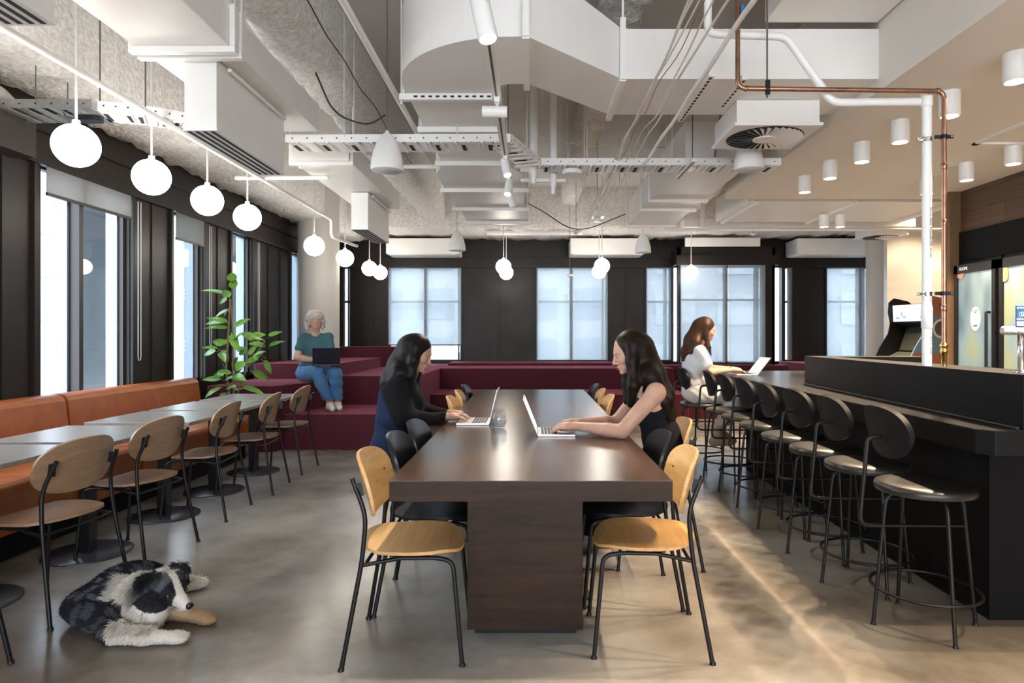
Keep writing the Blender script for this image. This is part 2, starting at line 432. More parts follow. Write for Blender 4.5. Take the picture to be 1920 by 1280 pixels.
# ---- right side and rear (the rest of the room the light comes from)
m = MB(); m.box(4.7, 4.85, -4.2, 7.2, 2.2, 2.9); m.box(4.7, 4.85, -4.2, 5.2, 0, 2.2); m.box(4.7, 4.85, 7.06, 7.2, 0, 2.2)
struct('wall_right', m, MT['planks'])
struct('wall_far_right', MB().box(9, 9.15, -4.2, 12.9, 0, 3.9).box(5.62, 9, 7.0, 7.12, 0, 3.9).box(4.86, 5.62, 7.13, 7.2, 0, 3.9), MT['plaster'])
m = MB(); m.box(-3.95, 9, -4.35, -4.2, 2.7, 3.9); m.box(-3.95, 9, -4.35, -4.2, 0, .5)
for a, b_ in ((-3.95,-3.3), (-.9,-.5), (1.9,2.3), (4.3,9)): m.box(a, b_, -4.35, -4.2, .5, 2.7)
struct('wall_rear', m, MT['bronze'])
struct('wall_bar_recess', MB().box(5.5, 5.6, 5.0, 7.1, 0, 2.3).box(4.7, 5.6, 5.1, 5.2, 0, 2.3), MT['bardark'])
# lowered plasterboard ceiling over the bar
m = MB(); m.box(2.24, 4.86, -4.2, 7.45, 2.9, 3.9)
struct('trim_2', m, MT['plaster'])
m = MB()
for a, b_, c, d in ((3.62,3.66,4.55,5.3),(4.45,4.49,4.55,5.3),(3.62,4.49,4.55,4.59),(3.62,4.49,5.26,5.3)): m.box(a, b_, c, d, 2.885, 2.9)
m.build('ceiling_hatch', MT['white2'], label='white square access hatch frame in the lowered ceiling over the bar', cat='hatch')
# timber post at the end of the cladding
struct('trim_3', MB().box(4.58, 4.7, 7.06, 7.2, 0, 2.9), MT['post'])
# brushed metal wall beyond the arcade machine
struct('wall_metal', MB().box(5.9, 9, 10.7, 10.8, 0, 3.4), mat('brushed_metal_wall', (.85,.82,.78), .32, metal=.45, vary=(1.2,(.72,.69,.65)), stretch=(.3,.3,3), world=True))
# sprayed-insulation beams
def rough_beam(name, x0, x1, y0, y1, z0, z1, step=.11, amp=.035, seed=0, axis='y'):
    r = np.random.default_rng(seed); L = (y1-y0) if axis == 'y' else (x1-x0); n = int(L/step)
    prof = []
    if axis == 'y': base = [(x0, z1), (x0, z0+.05), (x0+.05, z0), ((x0+x1)/2, z0), (x1-.05, z0), (x1, z0+.05), (x1, z1)]
    else: base = [(y0, z1), (y0, (z0+z1)/2), (y0, z0+.06), (y0+.06, z0), ((y0+y1)/2, z0), (y1-.05, z0), (y1, z0+.05), (y1, z1)]
    V = []; k = len(base)
    for i in range(n+1):
        t = i/n
        for j, (a, z) in enumerate(base):
            da, dz = (r.normal(0, amp*.5), r.normal(0, amp*.4)) if 0 < j < k-1 else (0, 0)
            if axis == 'y': V.append((a+da, y0+L*t, z+dz))
            else: V.append((x0+L*t, a+da, z+dz))
    Fc = [(i*k+j, i*k+j+1, (i+1)*k+j+1, (i+1)*k+j) for i in range(n) for j in range(k-1)]
    mb = MB().add(V, Fc, True)
    mb.add([V[j] for j in range(k)], [tuple(range(k))]); mb.add([V[n*k+j] for j in range(k)], [tuple(range(k-1, -1, -1))])
    o = struct(name, mb, MT['spray'])
    return o
rough_beam('trim_4', -3.82, -3.2, -1, 12.4, 3.13, 3.9, seed=1)
rough_beam('trim_5', -1.9, -1.5, -1, 11.3, 3.36, 3.9, seed=2)
rough_beam('trim_6', .52, .80, .5, 11.3, 3.60, 3.9, seed=3, step=.07)
rough_beam('trim_7', -3.8, 9, 11.25, 12.5, 3.18, 3.9, seed=4, axis='x')
rough_beam('trim_8', 2.5, 2.85, 7.46, 11.3, 3.45, 3.9, seed=5)
# round columns
def column(px, d, r, kind_n, ztop=3.9):
    struct('trim_%d' % kind_n, MB().cyl(((px-996)*d/F_PX, d, 0), ((px-996)*d/F_PX, d, ztop), r, 48), MT['column'])
column(597.5, 10.3, .32, 9); column(1656, 11.2, .27, 10)
# baseboards
struct('baseboard_back', MB().box(1.2, 9, 12.46, 12.5, 0, .1), MT['bronze2'])
# exterior: street and facing buildings
struct('street', MB().box(-45, 45, 12.8, 60, -3.3, -3.0).box(-45, -4.1, -20, 12.8, -3.3, -3.0), MT['street'])
def building(label, x0, x1, y0, y1, h, face, mwall, cols, rows, wm):
    b = thing('building', ((x0+x1)/2, (y0+y1)/2, -3), label, 'building')
    MB().box(x0, x1, y0, y1, -3, h).build('facade', mwall, b)
    for i in range(cols):
        for j in range(rows):
            z0 = -2+(h+1)*j/rows; z1 = z0+(h+1)/rows*.62
            if face == 'y':
                a = x0+(x1-x0)*(i+.18)/cols; c = x0+(x1-x0)*(i+.82)/cols
                MB().box(a, c, y0-.06, y0, z0, z1).build('facade_window', wm, b)
            else:
                a = y0+(y1-y0)*(i+.18)/cols; c = y0+(y1-y0)*(i+.82)/cols
                MB().box(x1, x1+.06, a, c, z0, z1).build('facade_window', wm, b)
    return b
struct('trim_12', MB().box(-4.75, -4.5, 6.45, 7.2, -3, 3.2), MT['facade2']); struct('trim_13', MB().box(-4.75, -4.5, 9.7, 10.45, -3, 3.2), MT['facade2'])
building('pale building with large windows across the street behind the back blinds', -9, 3.5, 26, 34, 7, 'y', MT['facade'], 6, 4, MT['bluewin'])
building('grey building across the street seen through the right back blinds', 4.2, 18, 24, 32, 6.5, 'y', MT['facade2'], 6, 4, MT['facade'])
building('white building with blue glazing seen through the first left window', -24, -14, 12, 20.5, 6.5, 'x', MT['facade'], 7, 6, MT['bluewin'])
gb = thing('building', (-19, 26, -3), 'building with a bright green mural seen through the second left window', 'building')
MB().box(-24, -14, 20.8, 32, -3, 7).build('facade', MT['green'], gb)
for k in range(5):
    MB().bar((-13.9, 21+2*k, -2), (-13.9, 25+2*k, 6.8), .25, .25).build('diagonal_brace', MT['facade'], gb)
# ---- roller blinds, cassettes and bead chains
def blind_left(a, b_, z0, label, m='blind2'):
    t = thing('roller_blind', (-3.76, (a+b_)/2, z0), label, 'blind')
    MB().box(-3.772, -3.768, a, b_, z0, HD-.02).build('blind_fabric', MT[m], t)
    MB().box(-3.778, -3.762, a, b_, z0-.025, z0).build('bottom_rail', MT['bronze2'], t)
blind_left(5.02, 6.08, 2.44, 'short roller blind pulled halfway over the widest left window')
blind_left(6.85, 7.44, 2.37, 'narrow roller blind on the second left window showing green')
def blind_back(a, b_, Y, z0, label):
    t = thing('roller_blind', ((a+b_)/2, Y, z0), label, 'blind')
    MB().box(a, b_, Y-.004, Y, z0, HD-.02).build('blind_fabric', MT['blind'], t)
    MB().box(a, b_, Y-.012, Y+.004, z0-.022, z0).build('bottom_rail', MT['bronze2'], t)
blind_back(bx(729), bx(865), BY-.03, 1.16, 'wide roller blind stopping short of the sill left of the dark back panels')
blind_back(bx(1006), bx(1139), BY-.03, .86, 'wide roller blind fully down in the middle of the back wall')
blind_back(bx(1211), bx(1257), BY-.03, .86, 'narrow roller blind just left of the projecting bay')
blind_back(bx(1275, QY), bx(1362, QY), QY-.03, .84, 'roller blind on the left half of the projecting bay behind the seated woman')
blind_back(bx(1364, QY), bx(1434, QY), QY-.03, .84, 'roller blind on the right half of the projecting bay')
blind_back(bx(1475), bx(1482)+.02, BY-.03, .86, 'slim roller blind just right of the projecting bay')
blind_back(bx(1549), bx(1632), BY-.03, .86, 'roller blind beside the round column at the back right')
for yy, z0, lab in ((6.16, 1.09, 'long white bead chain loop right of the widest left window'), (7.53, 1.2, 'white bead chain loop right of the second left window'), (8.86, 1.25, 'white bead chain loop behind the tall plant')):
    MB().tube([(-3.74, yy-.02, 2.6), (-3.74, yy-.02, z0+.03), (-3.74, yy-.008, z0), (-3.74, yy+.012, z0), (-3.74, yy+.025, z0+.03), (-3.74, yy+.025, 2.6)], .0035, 6).build('blind_chain', MT['cord'], label=lab, cat='blind chain')
# ================================================================== TIERED SEATING (maroon)
def tier(poly, z0, z1, label):
    MB().prism(poly, z0, z1).build('seating_tier', MT['maroon'], bevel=.025, label=label, cat='bench', group='maroon carpeted seating tiers')
tier([(-2.885,7.5),(-1.72,7.5),(-1.55,8.0),(-1.55,8.6),(-2.68,8.6),(-2.68,8.05)], 0, .41, 'low maroon carpeted tier under the shoes of the curly-haired woman')
tier([(-3.7,7.35),(-2.95,7.35),(-2.68,8.05),(-2.68,8.6),(-3.7,8.6)], 0, .75, 'maroon carpeted block the curly-haired woman sits on, behind the plant')
tier([(-3.7,8.6),(-2.56,8.6),(-2.56,11.0),(-3.7,11.0)], 0, .955, 'raised maroon carpeted block against the left windows behind the curly-haired woman')
tier([(-2.56,8.6),(-1.5,8.6),(-1.5,12.4),(-2.42,12.4),(-2.42,11.6),(-2.56,11.6)], 0, .79, 'middle-height maroon tier left of the dark-haired woman in navy')
tier([(-2.56,11.75),(-2.49,11.75),(-2.49,12.45),(-3.7,12.45),(-3.7,11.75)], 0, 1.125, 'tallest maroon block under the far left back window')
tier([(-2.49,11.65),(-2.46,11.65),(-2.44,12.45),(-2.49,12.45)], .79, 1.12, 'narrow maroon upstand beside the tallest back block')
tier([(-1.5,9.6),(2.35,9.6),(2.35,10.6),(-1.5,10.6)], 0, .45, 'long low maroon step across the back behind the big table')
tier([(-1.5,10.6),(2.35,10.6),(2.35,12.45),(-1.5,12.45)], 0, .79, 'long maroon bench across the back behind the big table')
tier([(-1.5,11.6),(2.3,11.6),(2.3,12.48),(-1.5,12.48)], .79, .835, 'thin maroon sill ledge under the middle back windows')
tier([(2.35,10.3),(4.6,10.3),(4.6,10.9),(2.35,10.9)], 0, .24, 'lowest maroon step right of the big table near the stools')
tier([(2.35,10.9),(4.6,10.9),(4.6,11.5),(2.35,11.5)], 0, .45, 'second maroon step at the right near the stools')
tier([(2.35,11.5),(4.6,11.5),(4.6,11.84),(2.35,11.84)], 0, .80, 'top maroon bench under the projecting bay windows')
tier([(4.75,11.2),(7.4,11.2),(7.4,12.4),(4.75,12.4)], 0, .84, 'separate maroon bench at the far right beyond the black bar')
# ================================================================== BIG TABLE
t = thing('communal_table', (0, 4.7, 0), 'long dark oak communal table on a block base in the middle of the room', 'table')
MB().box(-.56, .558, 2.545, 4.722, .668, .747).build('table_edge', MT['walnut'], t)
MB().box(-.56, .558, 2.545, 4.722, .747, .75).build('table_top', MT['walnuttop'], t)
MB().box(-.56, .558, 4.726, 6.9, .668, .747).build('table_edge', MT['walnut'], t)
MB().box(-.56, .558, 4.726, 6.9, .747, .75).build('table_top', MT['walnuttop'], t)
MB().box(-.28, .226, 2.827, 4.70, .035, .668).build('block_base', MT['walnut'], t, bevel=.002)
MB().box(-.28, .226, 4.75, 6.6, .035, .668).build('block_base', MT['walnut'], t, bevel=.002)
MB().box(-.25, .20, 2.87, 6.55, 0, .035).build('recessed_plinth', MT['black'], t)
# ================================================================== CHAIRS (local: faces +x, base at origin)
def make_chair(label, seat_m, back_m, round_=False, group=None):
    t = thing('dining_chair', (0, 0, 0), label, 'chair', group, local=True)
    def seat_s(u, v):
        z = .452+.02*max(0, -u-.1)/.1*.6-.02*max(0, (u-.14)/.07)**2+.10*(v*v)*.5
        return (u, v, z), (0, 0, 1)
    so = superell(.215, .225, 2.5 if not round_ else 2.2, 44, cx=.01)
    so = [(u, v*(1-.10*(u+.2) if u < 0 else 1)) for u, v in so]
    MB().shell(so, seat_s, .013).build('seat', seat_m, t)
    e = MB(); vs_ = []
    def back_s(u, v):   # u across (y), v up
        d = .035*(abs(u)/.22)**2*1.5; tilt = -(v-.70)*.26
        nx = 1.0; ny = -math.copysign(.47*abs(u)/.22*.6, u)
        n_ = np.array((nx, ny, .26)); n_ /= np.linalg.norm(n_)
        return (-.185+d+tilt, u, v), n_
    hb = .122; wb = .225
    bo = superell(wb, hb, 3.2 if not round_ else 2.7, 44, cy=.70)
    bo = [(u, v+.012*(1-(u/wb)**2)*(1 if v > .7 else -.4)) for u, v in bo]
    MB().shell(bo, back_s, .013).build('backrest', back_m, t)
    d = MB()
    for s in (-1, 1):
        p, n_ = back_s(s*.165, .715); p = np.array(p)
        d.cyl(p-n_*.004, p+n_*.0085, .005, 10)
    d.build('screw_cap', MT['black'], t)
    for s in (-1, 1):
        bp = np.array(back_s(s*.165, .70)[0])
        path = [(-.24, s*.235, 0), (-.165, s*.205, .42), (-.150, s*.195, .60), (-.212, s*.175, .745)]
        l = MB().tube(fillet(path, .06), .0095, 10).build('leg', MT['black'], t)
        MB().lathe([(.013,0),(.013,.006),(.0095,.012)], path[0], 12).build('foot_cap', MT['black'], l)
        br = MB().bar((-.196, s*.175, .70), (-.172, s*.17, .705), .02, .055); br.build('back_bracket', MT['black'], t)
        path = [(.235, s*.205, 0), (.195, s*.185, .415), (.12, s*.18, .425)]
        l = MB().tube(fillet(path, .06), .0095, 10).build('leg', MT['black'], t)
        MB().lathe([(.013,0),(.013,.006),(.0095,.012)], path[0], 12).build('foot_cap', MT['black'], l)
    f = MB()
    for s in (-1, 1): f.tube([(.13, s*.18, .425), (-.02, s*.182, .425), (-.16, s*.203, .405)], .0085, 8)
    f.bar((.02, -.18, .432), (.02, .18, .432), .16, .008); f.tube([(-.155, -.2, .405), (-.155, .2, .405)], .0075, 8)
    f.build('seat_frame', MT['black'], t)
    return t
oakc = make_chair('x', MT['oak'], MT['oak']); blkc = make_chair('x', MT['blackwood'], MT['blackwood']); rowc = make_chair('x', MT['oakrow'], MT['oakrow'], True)
used = set()
def place(proto, x, y, rz, label, group):
    o = proto if proto.name not in used else copy_tree(proto)
    used.add(proto.name); used.add(o.name)
    o.location = (x, y, 0); o.rotation_euler = (0, 0, rz); relabel(o, label, group); return o
G1 = 'dining chairs along the long communal table'
for x, y, rz, pr, lab in (
    (-.515, 2.785, .02, oakc, 'light oak chair at the near left corner of the communal table'),
    (-.50, 3.27, 0, blkc, 'black chair just behind the nearest oak chair at the left of the table'),
    (-.49, 3.74, -.03, blkc, 'second black chair on the left, just in front of the woman in navy'),
    (-.72, 4.28, .03, oakc, 'oak chair the dark-haired woman in navy sits on'),
    (-.47, 5.28, 0, oakc, 'light oak chair on the left, next beyond the woman in navy'),
    (-.47, 5.86, .04, oakc, 'second empty oak chair beyond the woman in navy, before a black chair'),
    (-.48, 6.5, 0, blkc, 'farthest black chair on the left side of the communal table'),
    (.50, 2.84, PI-.04, oakc, 'light oak chair at the near right corner of the communal table'),
    (.49, 3.33, PI, blkc, 'black chair between the nearest right oak chair and the sleeveless woman'),
    (.72, 3.84, PI+.02, oakc, 'oak chair the woman in the black sleeveless top sits on'),
    (.47, 5.4, PI, oakc, 'light oak chair on the right, next beyond the woman in the sleeveless top'),
    (.47, 6.02, PI-.03, oakc, 'second empty oak chair on the right, before the farthest black chair'),
    (.47, 6.62, PI, blkc, 'farthest black chair on the right side of the communal table')):
    place(pr, x, y, rz, lab, G1)
G2 = 'oak chairs at the small grey tables'
for x, y, rz, lab in ((-2.36, 3.17, -.16, 'oak chair at the nearest whole grey table, behind the lying dog'), (-2.41, 3.95, -.13, 'oak chair at the second grey table from the front'),
    (-2.42, 4.81, .05, 'oak chair in the middle of the row at the small grey tables'), (-2.40, 5.57, .08, 'oak chair second from the far end of the row by the leather bench'), (-2.42, 6.37, 0, 'oak chair at the far end of the row nearest the maroon tiers')):
    place(rowc, x, y, PI+rz, lab, G2)
place(rowc, -2.34, 2.37, PI, 'oak chair mostly cut off by the lower left edge of the picture', G2)
# ================================================================== CAFE TABLES
G3 = 'small grey square tables along the leather bench'
def cafe_table(x, y, label, rz=0):
    t = thing('cafe_table', (x, y, 0), label, 'table', G3, rz=rz, local=True)
    MB().box(-.36, .36, -.335, .335, .706, .73).build('table_top', MT['cafe'], t, bevel=.002)
    MB().box(-.035, .035, -.035, .035, .012, .69).build('pedestal', MT['black'], t, bevel=.002)
    MB().lathe([(.238,0),(.238,.008),(.23,.012),(.0,.013)], (0,0,0), 48).build('base_plate', mat('base_disc', (.03,.033,.04), .3) if 'base_disc' not in bpy.data.materials else bpy.data.materials['base_disc'], t)
    MB().box(-.2, .2, -.02, .02, .688, .706).box(-.02, .02, -.2, .2, .688, .706).build('support_cross', MT['black'], t)
for y, l in ((2.42, 'nearest small grey table, cut off by the left edge of the picture'), (3.18, 'small grey table second from the front, behind the near oak chair back'), (3.93, 'small grey table third from the front along the leather bench'),
             (4.75, 'small grey table fourth from the front along the leather bench'), (5.50, 'small grey table next to last before the plant'), (6.28, 'farthest small grey table in front of the tall plant')):
    cafe_table(-2.70 if y > 3.5 else -2.80, y, l)
# ================================================================== LEATHER BANQUETTE
def banq(y0, y1, x0, label, skew=0):
    t = thing('leather_bench', ((x0+.35), (y0+y1)/2, 0), label, 'bench', 'tan leather bench sections')
    def q(u, v, w): return (u+skew*(y1-v), v, w)
    bk = MB()
    prof = [(x0, .46), (x0+.20, .46), (x0+.155, .82), (x0+.135, .855), (x0+.09, .87), (x0, .87)]
    bk.prism(prof, y0+.004, y1-.004, lambda a, b, w: q(a, w, b)); bk.build('backrest', MT['leather'], t, bevel=.018)
    sp = [(x0+.15, .16), (x0+.72, .16), (x0+.75, .40), (x0+.745, .445), (x0+.71, .465), (x0+.15, .46)]
    MB().prism(sp, y0+.004, y1-.004, lambda a, b, w: q(a, w, b)).build('seat_cushion', MT['leather'], t, bevel=.012)
    MB().prism([(x0+.1, 0), (x0+.66, 0), (x0+.66, .16), (x0+.1, .16)], y0, y1, lambda a, b, w: q(a, w, b)).build('plinth', MT['bardark'], t)
banq(5.02, 7.0, -3.76, 'tan leather bench section nearest the tall plant, its back rising to the end panel')
banq(1.2, 5.0, -3.76, 'tan leather bench section at the left edge of the picture beside the widest window')
# ================================================================== BAR
t = thing('bar_counter', (2.6, 4.2, 0), 'long black bar counter with a raised ledge, stools along its front', 'bar counter')
poly = [(1.86,2.62),(3.4,2.60),(3.4,1.9),(3.95,1.9),(3.95,3.2),(2.95,3.2),(2.95,7.2),(2.0,7.2),(1.90,7.1),(1.90,6.5)]
poly = [(1.858,2.70),(1.90,2.64),(3.3,2.60),(3.3,7.25),(1.95,7.25),(1.935,6.3)]
MB().prism(poly, .83, .93).build('counter_top', MT['ledge'], t, bevel=.003)
MB().prism([(1.862,2.705),(1.902,2.645),(3.295,2.605),(3.295,7.245),(1.953,7.245),(1.938,6.3)], .9302, .932).build('counter_surface', MT['blackstone'], t)
MB().prism([(2.13,3.0),(3.2,3.0),(3.2,6.4),(2.13,6.4)], 0, .83).build('bar_front', MT['bardark'], t)
lp = [(2.03,2.66),(3.3,2.63),(3.3,2.95),(2.34,3.0),(2.36,4.98),(3.05,4.98),(3.05,5.22),(2.21,5.22)]
MB().prism(lp, .9325, 1.16).build('raised_ledge', MT['ledge'], t, bevel=.003)
MB().tube([(2.022,2.68,.937),(2.203,5.21,.937)], .008, 6).build('ledge_gasket', MT['bronze2'], t)
# ---- stools (local: faces +x)
def make_stool(label):
    t = thing('bar_stool', (0,0,0), label, 'stool', None, local=True)
    so = superell(.205, .2, 2.15, 48)
    rings = [(1.0-.02, .612), (1.0, .622), (1.0, .634), (.975, .645), (.9, .652), (.6, .655), (.3, .654)]
    V = [(p[0]*k, p[1]*k, z) for k, z in rings for p in so]; n = len(so)
    Fc = [(i*n+j, i*n+(j+1) % n, (i+1)*n+(j+1) % n, (i+1)*n+j) for i in range(len(rings)-1) for j in range(n)]
    MB().add(V, Fc, True).add(V[:n], [tuple(range(n-1,-1,-1))]).add(V[-n:], [tuple(range(n))]).build('seat', MT['blackleather'], t)
    for sx, sy in ((1,0),(-1,0),(0,1),(0,-1)):
        l = MB().tube(fillet([(sx*.232, sy*.225, 0), (sx*.172, sy*.168, .603), (sx*.05, sy*.05, .606)], .06), .0085, 10).build('leg', MT['black'], t)
        MB().lathe([(.012,0),(.012,.006),(.0085,.01)], (sx*.232, sy*.225, 0), 12).build('foot_cap', MT['black'], l)
    r = .222; MB().tube([(r*math.cos(a), r*math.sin(a), .172) for a in np.linspace(0, 2*PI, 48, endpoint=False)], .0075, 8, closed=True).build('foot_ring', MT['black'], t)
    MB().tube([(-.19, 0, .452), (.186, 0, .452)], .007, 8).build('stretcher', MT['black'], t)
    MB().tube(fillet([(-.185, 0, .452), (-.295, 0, .452), (-.255, 0, .86), (-.19, 0, .862)], [.09, .06]), .0095, 10).build('back_tube', MT['black'], t)
    def bs(u, v):
        n_ = np.array((1, -u*1.1, .22)); n_ /= np.linalg.norm(n_)
        return (-.185+.9*u*u-(v-.87)*.22, u, v), n_
    bo = superell(.185, .118, 2.6, 44, cy=.885)
    bo = [(u*(1-.35*max(0, (.885-v))/.118*.6), v) for u, v in bo]
    b = MB().shell(bo, bs, .026).build('backrest', MT['backleather'], t, bevel=.006)
    pl = MB()
    pl.bar((-.198, -.04, .862), (-.198, .04, .862), .006, .03)
    pl.build('back_plate', MT['black'], t)
    return t
stool = make_stool('x'); ST = []
for i, (x, y, lab) in enumerate(((1.80,2.955,'nearest black bar stool at the near end of the bar'), (1.79,3.45,'black bar stool second from the near end of the bar'), (1.79,3.93,'black bar stool third from the near end of the bar'),
    (1.79,4.42,'black bar stool fourth from the near end of the bar'), (1.82,4.98,'black bar stool third from the one the woman in white sits on'), (1.83,5.49,'black bar stool two before the one the woman in white sits on'), (1.83,5.98,'empty black bar stool right beside the woman in white'),
    (1.72,6.56,'black bar stool the woman in white sits on'))):
    o = stool if i == 0 else copy_tree(stool)
    o.location = (x, y, 0); o.rotation_euler = (0, 0, random.uniform(-.06, .06)); relabel(o, lab, 'black bar stools along the counter')
# ================================================================== FRIDGES
def fridge(y0, y1, label, knob, sticker):
    t = thing('display_fridge', (4.9, (y0+y1)/2, 0), label, 'fridge')
    MB().box(4.66, 5.25, y0, y1, 0, 2.12).build('cabinet', MT['bardark'], t)
    d = MB(); d.box(4.60, 4.655, y0+.01, y0+.06, .1, 2.08); d.box(4.60, 4.655, y1-.06, y1-.01, .1, 2.08)
    d.box(4.60, 4.655, y0+.01, y1-.01, 1.99, 2.08); d.box(4.60, 4.655, y0+.01, y1-.01, .1, .2)
    dr = d.build('door', MT['black'], t)
    MB().box(4.615, 4.62, y0+.06, y1-.06, .2, 1.99).build('door_glass', FG, dr)
    MB().tube(fillet([(4.60, knob, 1.0), (4.56, knob, 1.0), (4.56, knob, 1.56), (4.60, knob, 1.56)], .01), .014, 8).build('handle', MT['black'], dr)
    return t, dr
def gradient_glass():
    m, nt, b = new_mat('frosted_fridge_door'); co = coords(nt, (1, 2.2, .9), True)
    f = noise(nt, co, 1.7, 1, .4)
    nt.links.new(ramp(nt, f, [(.3, (.06,.09,.11)), (.48, (.13,.18,.20)), (.62, (.17,.20,.13)), (.75, (.20,.18,.13))]), b.inputs['Base Color'])
    b.inputs['Roughness'].default_value = .18; b.inputs['Specular IOR Level'].default_value = .7
    nt.links.new(ramp(nt, f, [(.3, (.06,.09,.11)), (.48, (.13,.18,.20)), (.62, (.17,.20,.13)), (.75, (.20,.18,.13))]), b.inputs['Emission Color'])
    b.inputs['Emission Strength'].default_value = .42  # door glass itself glows, standing in for the lit fridge interior
    return m
FG = gradient_glass(); PAPER = mat('paper_label', (.68,.70,.68), .6); PINKM = mat('copper_badge', (.50,.22,.12), .5); WTXT = mat('printed_white', (.85,.87,.88), .5); INK = mat('printed_ink', (.06,.07,.09), .5)
def text(name, s, size, loc, rot, m, parent, ext=.0008, align='CENTER'):
    c = bpy.data.curves.new(name, 'FONT'); c.body = s; c.size = size; c.extrude = ext; c.align_x = align; c.align_y = 'CENTER'
    tmp = bpy.data.objects.new(name, c); me = bpy.data.meshes.new_from_object(tmp); bpy.data.objects.remove(tmp); bpy.data.curves.remove(c)
    me.materials.clear(); me.materials.append(m)
    o = bpy.data.objects.new(name, me); COL.objects.link(o)
    off = world_loc(parent) if parent is not None else np.zeros(3)
    o.location = tuple(np.array(loc)-off); o.rotation_euler = rot; o.parent = parent; return o
RX = (PI/2, 0, -PI/2)   # faces -x
t, dr = fridge(6.39, 7.03, 'black glass-door drinks fridge with an oval paper sticker, beside the timber post', 6.47, 1)
st = MB().prism([(6.70+.075*math.cos(a), 1.50+.125*math.sin(a)) for a in np.linspace(0, 2*PI, 32, endpoint=False)], 4.610, 4.613, lambda u, v, w: (w, u, v)).build('oval_sticker', PAPER, dr)
text('lettering', 'ALL DRINKS\nFREE', .017, (4.609, 6.70, 1.575), RX, INK, st)
text('lettering', 'PLEASE ENJOY\nRESPONSIBLY', .011, (4.609, 6.70, 1.43), RX, INK, st)
MB().tube([(4.608, 6.70+.018*math.cos(a), 1.505+.022*math.sin(a)) for a in np.linspace(0, 2*PI, 20, endpoint=False)], .0012, 5, closed=True).build('fruit_mark', INK, st)
text('lettering', 'SKOPE', .045, (4.598, 6.87, 2.035), RX, WTXT, dr)
MB().prism([(6.9,1.93),(6.98,1.95),(6.98,2.02),(6.86,2.0)], 4.605, 4.612, lambda u, v, w: (w, u, v)).build('corner_badge', PINKM, dr)
t, dr = fridge(5.72, 6.36, 'black glass-door drinks fridge at the right edge of the picture behind the beer tap', 5.80, 0)
MB().prism(superell(.045, .07, 3, 24, 6.28, 1.92), 4.605, 4.612, lambda u, v, w: (w, u, v)).build('corner_badge', PINKM, dr)
# fridge header and black recess over the doors
struct('trim_11', MB().box(4.68, 4.84, 5.2, 7.06, 2.13, 2.45), MT['bardark'])
